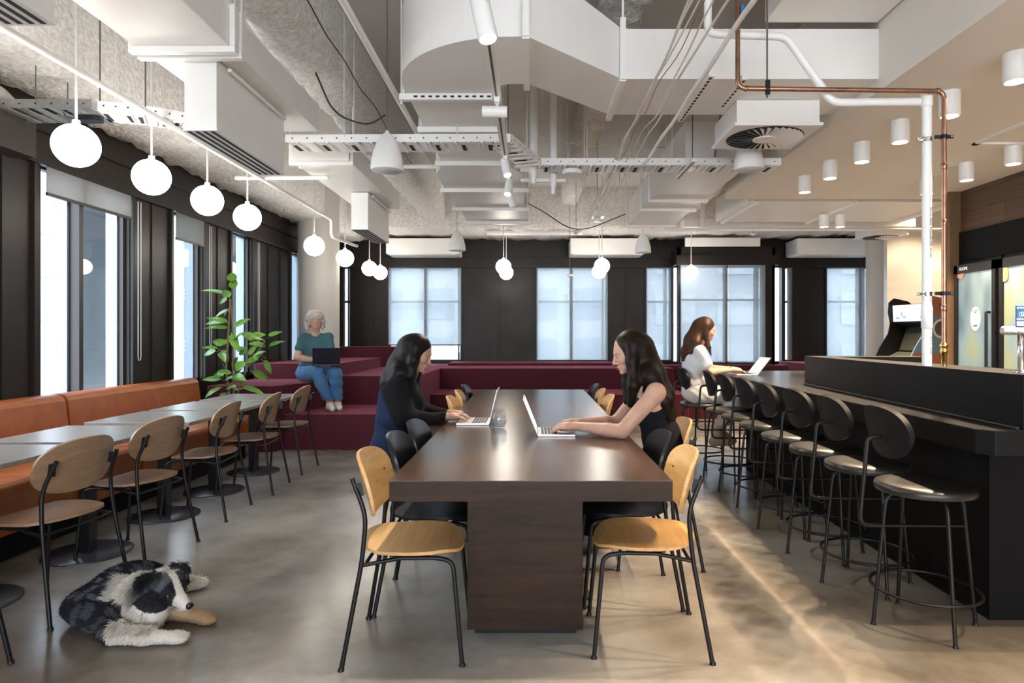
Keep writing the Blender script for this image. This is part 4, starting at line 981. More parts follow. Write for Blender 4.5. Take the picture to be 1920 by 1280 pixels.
# pendants
def pendant(x, y, z, label, r=.125):
    t = thing('globe_pendant', (x, y, z), label, 'pendant light', 'opal globe pendants')
    V = [(max(r*math.sin(a), .0001), -r*math.cos(a)) for a in np.linspace(0, PI, 28)]
    MB().lathe(V, (x,y,z), 44).build('glass_globe', MT['globe'], t)
    MB().lathe([(.02,.119),(.021,.122),(.021,.15),(.012,.155)], (x,y,z), 20).build('collar', MT['white2'], t)
    MB().cyl((x,y,z+.15),(x,y,3.9),.0075,10).build('drop_rod', MT['cord'], t)
for x, y, lab in ((-2.70,3.05,'opal globe pendant just outside the left edge of the picture'), (-2.70,3.83,'largest opal globe pendant at the far left, nearest the camera'), (-2.70,4.59,'opal globe pendant second from the left'), (-2.70,5.38,'opal globe pendant third from the left'), (-2.70,6.14,'opal globe pendant fourth from the left'),
    (-2.72,8.09,'opal globe pendant in front of the left round column'), (-2.70,9.36,'opal globe pendant just right of the left round column'), (-2.70,10.77,'left globe of the close pair right of the left column'), (-2.69,11.5,'right globe of the close pair right of the left column'),
    (-.45,10.5,'upper globe of the overlapping pair over the middle dark panels'), (-.445,11.5,'lower globe of the overlapping pair over the middle dark panels'), (1.14,10.4,'right upper globe of the pair over the middle window'), (1.19,11.3,'left lower globe of the pair over the middle window'), (2.85,11.5,'single opal globe pendant in front of the projecting bay')):
    pendant(x, y, 2.45, lab)
# bell speakers
def bell(x, y, zb, label):
    t = thing('pendant_speaker', (x, y, zb), label, 'speaker', 'white bell-shaped pendant speakers')
    MB().lathe([(.118,0),(.122,.015),(.118,.07),(.100,.15),(.072,.22),(.040,.265),(.016,.285),(.012,.30),(0,.30)], (x,y,zb), 40).build('speaker_shell', MT['white2'], t)
    MB().lathe([(0,-.004),(.112,-.002),(.118,.006)], (x,y,zb), 40).build('speaker_grille', MT['grille'], t)
    MB().cyl((x,y,zb+.30),(x,y,3.9),.003,6).build('suspension_cable', MT['darksteel'], t)
bell(-1.08, 4.84, 2.56, 'large bell speaker hanging left of the track lights'); bell(-1.075, 9.36, 2.56, 'small bell speaker hanging before the left back window')
bell(1.66, 9.6, 2.56, 'small bell speaker hanging right of the middle back window'); bell(1.82, 5.40, 2.71, 'large bell speaker under the swirl diffuser, against the lowered ceiling')
# sprinkler and service pipes
def pipe(pts, r, m, label, cat='pipe', name='service_pipe', rad=.06, group=None, hang=None, n=12):
    o = MB().tube(fillet(pts, rad) if len(pts) > 2 else pts, r, n)
    return o.build(name, MT[m], label=label, cat=cat, group=group)
pipe([(-2.57,1.0,2.82),(-2.57,8.3,2.82),(-2.57,8.3,2.60),(-2.4,8.9,2.56)], .019, 'white2', 'long white sprinkler pipe running back over the left pendants')
pipe([(-.955,1.0,3.02),(-.955,5.6,3.02)], .02, 'white2', 'white pipe running back left of the large elbow duct')
pipe([(-2.3,6.4,3.0),(-.0,6.4,3.0)], .022, 'white2', 'white pipe crossing behind the left cable tray and bell speaker')
pipe([(-2.84,6.2,2.84),(-2.2,6.2,2.84),(-1.95,6.2,2.84)], .02, 'white2', 'short white branch pipe crossing near the fourth pendant')
pipe([(-.78,11.35,3.14),(.9,11.35,3.14)], .045, 'white', 'thick lagged pipe across the back above the middle windows')
pipe([(2.0,9.7,2.92),(6.3,9.7,2.92)], .022, 'white2', 'long thin white pipe across the back right')
pipe([(2.55,9.6,3.9),(2.55,9.6,2.94)], .03, 'white2', 'vertical white pipe dropping behind the stepped duct')
# copper and white pipes by the bar
t = thing('copper_pipe', (2.165, 3.40, 1.16), 'copper water pipe rising from the bar ledge and turning left across the ceiling', 'pipe')
MB().tube(fillet([(1.088,3.40,3.9),(1.088,3.40,2.625),(2.175,3.40,2.61),(2.175,3.40,1.27)], .045), .0125, 16).build('pipe_run', MT['copper'], t)
MB().lathe([(.0135,0),(.0135,.07),(.019,.07),(.019,.085),(.015,.09),(.015,.10),(.021,.10),(.021,.115),(.015,.12),(.0135,.13)], (2.175,3.40,1.161), 20).build('brass_fitting', MT['brass'], t)
cc = MB()
for z in (1.45, 1.9, 2.2): cc.lathe([(.0128,0),(.0145,.003),(.0145,.03),(.0128,.033)], (2.175,3.40,z), 16)
for x in (1.125, 2.135): cc.lathe([(.0128,0),(.0155,.002),(.0155,.012),(.0128,.014)], (x,3.40,2.624 if x < 2 else 2.6115), 16, axis=(1,0,0))
cc.build('pipe_joint', MT['copper'], t)
v = MB().box(1.10,1.122,3.385,3.397,2.975,3.06); v.build('valve_lever', MT['blue'], t, bevel=.003)
t = thing('waste_pipe', (2.115, 3.45, 1.16), 'white plastic pipe beside the copper one, rising then slanting up to the ceiling', 'pipe')
MB().tube([(2.115,3.45,1.161),(2.115,3.45,2.60)], .0235, 20).build('pipe_run', MT['white2'], t)
MB().tube(fillet([(2.115,3.47,2.58),(1.62,3.47,2.575),(1.37,3.47,2.93),(.95,3.47,2.945),(.95,3.47,3.9)], .05), .021, 18).build('pipe_run', MT['white2'], t)
MB().lathe([(.024,0),(.0275,.004),(.0275,.11),(.024,.125)], (2.115,3.45,1.36), 20).lathe([(.024,0),(.028,.004),(.028,.07),(.024,.075)], (2.115,3.45,2.545), 20).build('pipe_joint', MT['white2'], t)
text('lettering', 'PVC-U  DN50  PRESSURE PIPE  AS 1260', .016, (2.122, 3.4258, 1.87), (PI/2, PI/2, 0), INK, t, .0003)
text('lettering', 'PVC-U  DN50', .016, (2.122, 3.4258, 1.27), (PI/2, PI/2, 0), INK, t, .0003)
for z, nm in ((1.545, 'lower'), (2.37, 'upper')):
    c = thing('pipe_clamp', (2.14, 3.42, z), '%s metal clamp holding the copper and white pipes together' % nm, 'clamp', 'metal pipe clamps')
    MB().lathe([(.0265,-.011),(.0265,.011)], (2.115,3.45,z), 24).lathe([(.0245,-.011),(.0265,-.011)], (2.115,3.45,z), 24).box(2.062,2.09,3.442,3.452,z-.009,z+.009).build('clamp_ring', MT['chrome'], c)
    MB().lathe([(.0165,-.011),(.0165,.011)], (2.175,3.40,z), 24).box(2.19,2.222,3.395,3.403,z-.009,z+.009).box(2.13,2.16,3.40,3.41,z-.009,z+.009).build('clamp_ring', MT['black'], c)
    b = MB()
    for x in (2.07, 2.21): b.cyl((x,3.39,z),(x,3.45,z),.005,8)
    b.build('clamp_bolt', MT['chrome'], c)
t = thing('threaded_hanger', (1.243, 3.40, 2.6), 'dark threaded rod hanger carrying the horizontal copper pipe', 'hanger')
MB().cyl((1.243,3.40,2.575),(1.243,3.40,3.9),.005,8).build('threaded_rod', MT['darksteel'], t)
MB().lathe([(.0165,-.008),(.0165,.008)], (1.243,3.40,2.622), 20, axis=(1,0,0)).box(1.232,1.254,3.385,3.40,2.59,2.665).build('pipe_ring', MT['black'], t)
# cables
def cable(x, z, y0, y1, r, m, label, seed, wob=.012, dx=0., group='cables strung along the ceiling'):
    q = np.random.default_rng(seed); P = []; n = int((y1-y0)/.45)
    for i in range(n+1):
        u = i/n; P.append((x+dx*u+q.normal(0, wob), y0+(y1-y0)*u, z-.03*math.sin(u*PI*n/2)**2+q.normal(0, wob*.6)))
    return MB().tube(fillet(P, .2, 3), r, 6).build('ceiling_cable', MT[m], label=label, cat='cable', group=group)
for i, (x, r, m, lab) in enumerate(((.735,.006,'cord','leftmost thin white ceiling cable'),(.752,.0065,'cord','white ceiling cable tied beside the leftmost one'),(.772,.005,'cord','thin white cable at the right of the tied bundle'),
    (.80,.003,'redcable','thin red cable among the white ceiling cables'),(.865,.005,'cord','slack white cable between the red cable and the conduit'),(.92,.007,'cord','white cable just left of the thick white conduit'))):
    cable(x, 2.90, 2.2, 9.0-.3*(i % 3), r, m, lab, 10+i, dx=-.02 if i else .06)
cable(1.02, 2.85, 2.2, 5.9, .014, 'white2', 'thick white flexible conduit slanting overhead toward the crossing tray', 30, wob=.006, dx=-.03)
cable(.83, 3.02, 5.9, 9.6, .016, 'white2', 'thick white conduit continuing to the back beyond the cable tray', 31, wob=.004)
cable(-1.30, 3.33, 1.0, 7.5, .005, 'blackcable', 'black beaded wire along the left insulated beam', 32, wob=.01, dx=-.1)
MB().tube(fillet([(-.1,8.6,3.12),(.2,9.3,3.1),(.55,9.6,2.92),(.85,9.9,2.95),(1.5,9.8,3.2)], .3), .008, 6).build('ceiling_cable', MT['blackcable'], label='black cable drooping across the back beam right of the track lights', cat='cable')
MB().tube(fillet([(-1.62,4.85,3.3),(-1.5,4.9,3.0),(-1.25,4.95,2.93),(-1.1,4.85,2.98)], .2), .007, 6).build('ceiling_cable', MT['blackcable'], label='black cable looping down to the large bell speaker', cat='cable')
MB().tube(fillet([(0,6.6,3.4),(.5,6.9,3.35),(1.2,7.2,3.42),(2.3,7.1,3.4)], .3), .006, 6).build('ceiling_cable', MT['cord'], label='thin pale wire crossing the soffit beyond the big duct', cat='cable')
MB().tube([(1.66,5.55,3.9),(1.65,5.6,3.3),(1.62,5.7,2.9)], .009, 6).build('ceiling_cable', MT['bluecable'], label='blue cable dropping to the right cable tray', cat='cable')
# strut channels
for (x, y0, y1, z, lab) in ((1.12,4.0,4.85,2.93,'slotted white strut channel under the crossing duct'),(1.36,4.1,4.6,2.95,'short white strut channel beside the copper pipe bend'),(1.40,5.55,6.2,2.82,'slotted strut channel under the right cable tray')):
    t = thing('strut_channel', (x, (y0+y1)/2, z), lab, 'strut', 'slotted strut channels')
    MB().box(x-.02,x+.02,y0,y1,z,z+.03).build('channel', MT['white2'], t); s = MB()
    for k in range(int((y1-y0)/.055)): s.box(x-.008,x+.008,y0+.02+k*.055,y0+.05+k*.055,z-.0015,z+.0005)
    s.build('channel_slots', MT['slot'], t)
    MB().cyl((x,y0+.05,z+.03),(x,y0+.05,2.975 if y0 < 5 else 3.9),.005,6).build('threaded_rod', MT['darksteel'], t)
# round valve/fitting cluster right of the track
for (x, y, r, z0, z1, lab) in ((.02,5.95,.042,2.72,3.9,'fat white drain pipe stub beside the track lights'),(.21,6.1,.033,2.66,3.9,'slimmer white drain pipe stub right of the fat one')):
    t = thing('drain_stub', (x, y, z0), lab, 'pipe', 'drain stubs near the track')
    MB().lathe([(r*.55,0),(r*.6,.05),(r*.9,.10),(r*1.05,.16),(r*1.05,.28),(r,.29),(r,z1-z0)], (x,y,z0), 20).build('pipe_body', MT['white2'], t)
    MB().cyl((x,y,z0+.19),(x,y,z0+.2),r*1.12,20).build('seal_ring', MT['darksteel'], t)
for (y, z) in ((5.99,2.86),(6.145,2.80)):
    MB().bar((-.1,y,z),(.33,y,z),.03,.03).build('strut_channel', MT['white2'], label='%s white cross bar at the drain stubs' % ('nearer' if y < 6 else 'farther'), cat='strut')
# discs and detectors
MB().lathe([(.08,0),(.09,.01),(.09,.035),(.085,.04),(0,.04)], (.37,5.87,2.79), 32).build('wireless_access_point', MT['white2'], label='flat white round access point hanging from the right cable tray', cat='access point')
def detector(x, y, z, label, drop=True):
    t = thing('smoke_detector', (x, y, z), label, 'detector', 'small white ceiling detectors')
    MB().lathe([(0,-.035),(.02,-.034),(.03,-.02),(.05,-.012),(.052,.01),(0,.012)], (x,y,z), 24).build('sensor_head', MT['white2'], t)
    if drop: MB().cyl((x,y,z+.01),(x,y,3.9),.004,6).build('drop_rod', MT['darksteel'], t)
detector(1.44, 5.85, 2.84, 'small domed detector below the right cable tray', False); detector(.66, 9.5, 2.85, 'small white sensor dish hanging near the middle window'); detector(.66, 11.0, 2.36, 'tiny low sensor on a rod before the middle window')
detector(3.65, 10.6, 3.0, 'small white sensor hanging beyond the stepped duct')
t = thing('ceiling_projector', (.88, 8.6, 2.9), 'small white projector box hanging before the back beam', 'projector')
MB().box(.78,.98,8.5,8.7,2.90,2.98).build('casing', MT['white2'], t, bevel=.01); MB().lathe([(.045,0),(.05,.03),(.04,.06),(0,.06)], (.88,8.6,2.84), 20).build('lens_cone', MT['white2'], t); MB().cyl((.88,8.6,2.98),(.88,8.6,3.9),.004,6).build('drop_rod', MT['darksteel'], t)
t = thing('motion_sensor', (-2.98, 4.25, 2.68), 'small black device with a cable under the far left galvanised tray', 'sensor')
MB().prism(superell(.09,.045,3,24,-2.98,4.35), 2.765, 2.80).build('casing', MT['black'], t, bevel=.006)
MB().tube([(-3.06,4.35,2.78),(-3.12,4.33,2.79),(-3.16,4.36,2.83)], .004, 6).build('cable', MT['blackcable'], t)
# lumpy wrapped insulation at the far left
q = MB(); rr = np.random.default_rng(3); Vv = []; nn_ = 14
for i in range(10):
    u = i/9; rad = (.10*math.sin(PI*min(1, .25+u*.75))+.015)
    for k in range(nn_):
        a = 2*PI*k/nn_; Vv.append((-3.66+rad*math.cos(a)*1.0+rr.normal(0,.006), 3.7+u*.95, 2.985-.02*u+rad*.8*math.sin(a)+rr.normal(0,.006)))
q.add(Vv, [(i*nn_+k, i*nn_+(k+1) % nn_, (i+1)*nn_+(k+1) % nn_, (i+1)*nn_+k) for i in range(9) for k in range(nn_)], True)
q.build('pipe_wrap', mat('foil_wrap', (.55,.53,.50), .55, bmp=(18,1,.03)), label='crumpled pale insulation wrap on the wall band at the far left', cat='insulation')
# loose threaded rods and hangers over the room
for i, (x, y, z0, lab) in enumerate(((-2.9,4.34,2.9,'dark threaded rod left of the second pendant holding the tray'),(-2.66,4.45,2.9,'dark threaded rod just right of the first pendant rod'),(.12,6.6,2.9,'thin rod hanging right of the track, nearer one'),(.33,7.2,3.0,'thin rod hanging right of the track, farther one'),(.40,7.2,3.0,'thin rod paired beside the farther one'),
     (1.05,6.9,3.0,'thin rod hanging left of the stepped duct, nearer one'),(1.15,8.4,2.9,'thin rod hanging left of the stepped duct, farther one'))):
    MB().cyl((x,y,z0),(x,y,3.9),.005,6).build('threaded_rod', MT['darksteel' if i < 2 else 'white2'], label=lab, cat='rod', group='loose threaded rods')
# ================================================================== FIGURES: bodies grown from blended distance fields
def surf_nets(Fd, org, h):
    S = Fd < 0; nx, ny, nz = Fd.shape
    c = np.zeros((nx-1, ny-1, nz-1), int)
    offs = [(i, j, k) for i in (0,1) for j in (0,1) for k in (0,1)]
    for i, j, k in offs: c += S[i:nx-1+i, j:ny-1+j, k:nz-1+k]
    act = (c > 0) & (c < 8); idx = np.argwhere(act); ids = -np.ones(act.shape, int); ids[act] = np.arange(len(idx))
    acc = np.zeros((len(idx), 3)); cnt = np.zeros(len(idx))
    for a in offs:
        for ax in range(3):
            if a[ax] == 1: continue
            b = list(a); b[ax] = 1
            fa = Fd[tuple((idx+np.array(a)).T)]; fb = Fd[tuple((idx+np.array(b)).T)]
            m = (fa < 0) != (fb < 0); t = np.where(m, fa/(fa-fb+1e-12), 0)
            p = np.repeat(np.array(a, float)[None], len(idx), 0); p[:, ax] = t
            acc[m] += p[m]; cnt[m] += 1
    V = (idx+acc/cnt[:, None])*h+np.array(org)
    quads = []
    for ax in range(3):
        sl0 = [slice(None)]*3; sl1 = [slice(None)]*3; sl0[ax] = slice(0, -1); sl1[ax] = slice(1, None)
        a = S[tuple(sl0)]; b = S[tuple(sl1)]; e = np.argwhere(a != b); o1, o2 = [(1,2),(2,0),(0,1)][ax]
        ok = (e[:, o1] > 0) & (e[:, o2] > 0) & (e[:, o1] < Fd.shape[o1]-1) & (e[:, o2] < Fd.shape[o2]-1); e = e[ok]
        if not len(e): continue
        inside = a[tuple(e.T)]
        def g(d1, d2):
            q = e.copy(); q[:, o1] -= d1; q[:, o2] -= d2; return ids[tuple(q.T)]
        Q = np.stack([g(1,1), g(0,1), g(0,0), g(1,0)], 1); Q[~inside] = Q[~inside][:, ::-1]; quads.append(Q)
    return V, np.concatenate(quads)
def frame(f, up):
    f = np.array(f, float); f /= np.linalg.norm(f); u = np.array(up, float); u = u-f*np.dot(u, f); u /= np.linalg.norm(u)
    return np.stack([f, np.cross(u, f), u])      # rows: forward, left, up
I3 = np.eye(3)
class SDF:
    """prims: ('c', p, q, r0, r1, k) tapered capsule; ('e', c, radii, R, k) ellipsoid; k<0 subtracts; ('cut', point, normal) keeps the side the normal points away from"""
    def __init__(s): s.p = []; s.cuts = []
    def c(s, p, q, r0, r1=None, k=.02, col=None): s.p.append(('c', np.array(p, float), np.array(q, float), r0, r0 if r1 is None else r1, k, col)); return s
    def e(s, c, r, R=I3, k=.02, col=None, sub=False): s.p.append(('e', np.array(c, float), np.array(r, float), R, None, k, col, sub)); return s
    def ch(s, pts, rs, k=.02, col=None):
        for i in range(len(pts)-1): s.c(pts[i], pts[i+1], rs[i], rs[i+1], k, col)
        return s
    def cut(s, p, n): s.cuts.append((np.array(p, float), np.array(n, float)/np.linalg.norm(n))); return s
    @staticmethod
    def dist(pr, X):
        if pr[0] == 'c':
            a, b = pr[1], pr[2]; d = b-a; t = np.clip(((X-a)@d)/(d@d+1e-12), 0, 1)
            return np.linalg.norm(X-a-t[..., None]*d, axis=-1)-(pr[3]+(pr[4]-pr[3])*t)
        q = (X-pr[1])@pr[3].T; r = pr[2]
        k0 = np.linalg.norm(q/r, axis=-1); k1 = np.linalg.norm(q/r**2, axis=-1)
        return np.where(k0 < 1e-4, -r.min(), k0*(k0-1)/(k1+1e-9))
    def mesh(s, h, noise_=None):
        lo = np.full(3, 1e9); hi = -lo
        bb = []
        for pr in s.p:
            if pr[0] == 'c': m = max(pr[3], pr[4]); l = np.minimum(pr[1], pr[2])-m; u = np.maximum(pr[1], pr[2])+m
            else: e = np.abs(pr[3].T)@pr[2]; l = pr[1]-e; u = pr[1]+e
            mg = abs(pr[5])*1.2+3*h; bb.append((l-mg, u+mg)); 
            if not (pr[0] == 'e' and pr[7]): lo = np.minimum(lo, l); hi = np.maximum(hi, u)
        lo = lo-4*h; hi = hi+4*h; n = np.ceil((hi-lo)/h).astype(int)+1
        Fd = np.full(tuple(n), .08)
        for pr, (l, u) in zip(s.p, bb):
            i0 = np.maximum(0, ((l-lo)/h).astype(int)); i1 = np.minimum(n, ((u-lo)/h).astype(int)+2)
            if (i1 <= i0).any(): continue
            ax = [lo[k]+h*np.arange(i0[k], i1[k]) for k in range(3)]
            X = np.stack(np.meshgrid(*ax, indexing='ij'), -1); d = s.dist(pr, X)
            sl = tuple(slice(i0[k], i1[k]) for k in range(3)); A = Fd[sl]; k = max(pr[5], 1e-4)
            if pr[0] == 'e' and pr[7]:
                hh = np.clip(.5-.5*(A+d)/k, 0, 1); Fd[sl] = A*(1-hh)-d*hh+k*hh*(1-hh)
            else:
                hh = np.clip(.5+.5*(A-d)/k, 0, 1); Fd[sl] = A*(1-hh)+d*hh-k*hh*(1-hh)
        if s.cuts or noise_:
            ax = [lo[k]+h*np.arange(n[k]) for k in range(3)]; X = np.stack(np.meshgrid(*ax, indexing='ij'), -1)
            for p, nn in s.cuts: Fd = np.maximum(Fd, (X-p)@nn)
            if noise_: Fd = Fd+noise_(X)
        return surf_nets(Fd, lo, h)
    def build(s, name, m, parent, h=.005, noise_=None, smooth=True):
        V, Q = s.mesh(h, noise_); mb = MB(); mb.v = [tuple(v) for v in V]; mb.f = [tuple(int(i) for i in q) for q in Q]; mb.sm = [smooth]*len(mb.f)
        o = mb.build(name, m, parent); return o
def skin_mat(name, c, c2):
    m = mat(name, c, .48, vary=(18, c2), spec=.4, bmp=(220,.08,.001)); b = m.node_tree.nodes['Principled BSDF']
    b.inputs['Subsurface Weight'].default_value = .25; b.inputs['Subsurface Radius'].default_value = (.012,.005,.003); b.inputs['Subsurface Scale'].default_value = 1
    return m
def hair_mat(name, c1, c2, stretch=(30,30,2.2)):
    m, nt, b = new_mat(name); co = coords(nt, stretch); f = noise(nt, co, 2.6, 5, .65, .4)
    nt.links.new(ramp(nt, f, [(.35, c1), (.68, c2)]), b.inputs['Base Color']); b.inputs['Roughness'].default_value = .42; b.inputs['Specular IOR Level'].default_value = .14
    bump(nt, b, f, .35, .006); return m
def cloth_mat(name, c, c2=None, sc=9, bs=.5): return mat(name, c, .85, vary=(5, c2 or tuple(x*.8 for x in c)), bmp=(sc, bs, .02), sheen=(.15 if max(c) > .1 else 0), spec=.12)
SKIN = skin_mat('skin_fair', (.56,.34,.25), (.50,.28,.20)); SKIN2 = skin_mat('skin_olive', (.46,.26,.18), (.40,.22,.15))
LIP = mat('lips', (.36,.12,.10), .4); EYEW = mat('eye_white', (.75,.73,.70), .2); IRIS = mat('iris', (.05,.03,.02), .15); BROW = mat('eyebrow', (.03,.018,.012), .8)
def fingers(S, wrist, hd, palm_n, side, L=.175, curl=.5, spread=.0, sc=1.0):
    """hand: wrist point, direction hd, palm normal pointing out of the back of the hand; side=+1 puts the thumb towards cross(hd, palm_n)"""
    hd = np.array(hd, float); hd /= np.linalg.norm(hd); nb = np.array(palm_n, float); nb -= hd*np.dot(nb, hd); nb /= np.linalg.norm(nb)
    lat = np.cross(hd, nb)*side; w = np.array(wrist, float); K = L/.18
    S.ch([w, w+hd*.045*K, w+hd*.085*K], [.024*K, .027*K, .026*K], .012)
    for j in (-1, -.33, .33, 1):      # palm, flattened
        S.c(w+hd*.015*K+lat*j*.016*K, w+hd*.088*K+lat*j*.027*K, .0135*K, .0125*K, .008)
    for j, ln in ((1.0, .070), (.34, .079), (-.34, .073), (-1.0, .057)):
        b = w+hd*.088*K+lat*j*.028*K; c = curl*(1+.12*(1-abs(j))); dirs = []
        a = .25*c; p = b; r = .0088*K
        for f_, l in ((0, .45), (1, .31), (2, .24)):
            a += c*(.35 if f_ == 0 else .6); d = hd*math.cos(a)-nb*math.sin(a)+lat*j*(.06+spread); d /= np.linalg.norm(d)
            q = p+d*ln*K*l*1.1; S.c(p, q, r, r*.93, .0035); p = q; r *= .93
    t0 = w+hd*.028*K+lat*.022*K; t1 = t0+(hd*.62+lat*.72-nb*.25)*.038*K; t2 = t1+(hd*.85+lat*.35-nb*.35)*.030*K; t3 = t2+(hd*.95+lat*.05-nb*.35)*.024*K
    S.c(w+hd*.02*K+lat*.008*K, t1, .017*K, .0125*K, .008); S.ch([t1, t2, t3], [.0115*K, .0095*K, .0085*K], .004)
def head(S, c, f, up, s=1.0):
    """skull centre c, facing f; face, brow, nose, lips, chin, ears"""
    R = frame(f, up); F_, L_, U_ = R
    def P(a, b, d): return np.array(c)+(F_*a+L_*b+U_*d)*s
    S.e(P(-.010,0,.018), np.array((.094,.074,.092))*s, R, .02)       # cranium
    S.e(P(.030,0,-.030), np.array((.058,.058,.082))*s, R, .025)      # face
    S.e(P(.045,0,-.078), np.array((.036,.036,.030))*s, R, .025)      # jaw
    S.e(P(.072,0,-.102), np.array((.017,.020,.014))*s, R, .014)      # chin
    S.e(P(.072,0,.012), np.array((.016,.050,.013))*s, R, .014)       # brow
    for q in (-1, 1):
        S.e(P(.058,q*.037,-.032), np.array((.024,.022,.022))*s, R, .02)   # cheek
        S.e(P(.088,q*.030,-.008), np.array((.013,.016,.010))*s, R, .010, sub=True)   # socket
        S.e(P(.070,q*.030,-.009), np.array((.0165,.0155,.012))*s, R, .004)      # lid
        S.e(P(-.004,q*.074,-.022), np.array((.017,.008,.029))*s, R, .006)      # ear
        S.e(P(.094,q*.0095,-.047), np.array((.009,.0075,.0065))*s, R, .005)     # nostril wing
    S.c(P(.083,0,.004), P(.104,0,-.038), .0085*s, .0095*s, .009)       # nose
    S.e(P(.106,0,-.042), np.array((.0095,.0095,.0085))*s, R, .006)
    S.e(P(.083,0,-.070), np.array((.014,.022,.0065))*s, R, .006)      # upper lip
    S.e(P(.081,0,-.080), np.array((.0135,.018,.0065))*s, R, .006)     # lower lip
    S.e(P(.098,0,-.0755), np.array((.010,.024,.0013))*s, R, .003, sub=True)
    return P, R
def face_parts(P, R, body, s=1.0, closed=.5, brow=BROW):
    for q in (-1, 1):
        m = MB(); V = []; c = P(.0728,q*.030,-.010)
        def ell(mb, cc, r, n=10):
            for i in range(n+1):
                a = -PI/2+PI*i/n
                for k in range(14):
                    b = 2*PI*k/14; v = np.array((math.cos(a)*math.cos(b), math.cos(a)*math.sin(b), math.sin(a)))*r
                    V.append(cc+R.T@v)
            mb.add(V, [(i*14+k, i*14+(k+1) % 14, (i+1)*14+(k+1) % 14, (i+1)*14+k) for i in range(n) for k in range(14)], True)
        ell(m, c, np.array((.0155,.0135,.0045+.004*(1-closed)))*s); e = m.build('eye', EYEW, body)
        V = []; m = MB(); ell(m, c+R[0]*.0095*s-R[2]*.0015*s, np.array((.0068,.0062,.0045))*s); m.build('iris', IRIS, e)
        MB().tube([P(.0835,q*.016,.010), P(.0835,q*.028,.0145), P(.0745,q*.044,.010)], [.0022*s,.003*s,.0014*s], 6, flat=.6).build('eyebrow', brow, body)
        MB().tube([P(.0865,q*.018,-.0085), P(.0895,q*.030,-.0075), P(.0795,q*.043,-.011)], [.0008*s,.0016*s,.0010*s], 5).build('eyelashes', BROW, body)
    V = []; m = MB(); ell(m, P(.0865,0,-.0705), np.array((.0115,.0200,.0050))*s)
    V = []; ell(m, P(.0845,0,-.0800), np.array((.0115,.0170,.0052))*s); m.build('lips', LIP, body)
def strands(name, m, parent, paths, r=.0016):
    mb = MB()
    for p in paths: mb.tube(fillet(p, .06, 3) if len(p) > 2 else p, [r*(1-.6*i/(len(fillet(p,.06,3))-1)) for i in range(len(fillet(p,.06,3)))] if len(p) > 2 else r, 4, caps=False)
    return mb.build(name, m, parent)
def leg(S, hip, knee, ankle, a=.085, b=.058, c=.036, k=.03):
    S.c(hip, knee, a, b, k); kn = np.array(knee, float); an = np.array(ankle, float); S.c(kn, kn+(an-kn)*.35, b*.98, b*.93, k*.6); S.c(kn+(an-kn)*.35, an, b*.93, c, k*.6)
def arm(S, sh, el, wr, a=.046, b=.036, c=.0235, k=.02):
    sh, el, wr = map(lambda q: np.array(q, float), (sh, el, wr))
    S.c(sh, el, a, b, k); S.c(el, el+(wr-el)*.3, b, b*.98, k*.5); S.c(el+(wr-el)*.3, wr, b*.98, c, k*.5)
def foot(S, an, toe, r=.034, k=.02):
    an = np.array(an, float); toe = np.array(toe, float); d = toe-an; d[2] = 0; d /= np.linalg.norm(d)
    hb = an-d*.035; hb[2] = toe[2]+.008
    S.c(an, hb, r, r*.95, k); S.c(hb, toe, r*.95, r*.72, k); S.c(an, toe, r*.95, r*.6, k)
def lerp(a, b, t): return np.array(a, float)*(1-t)+np.array(b, float)*t
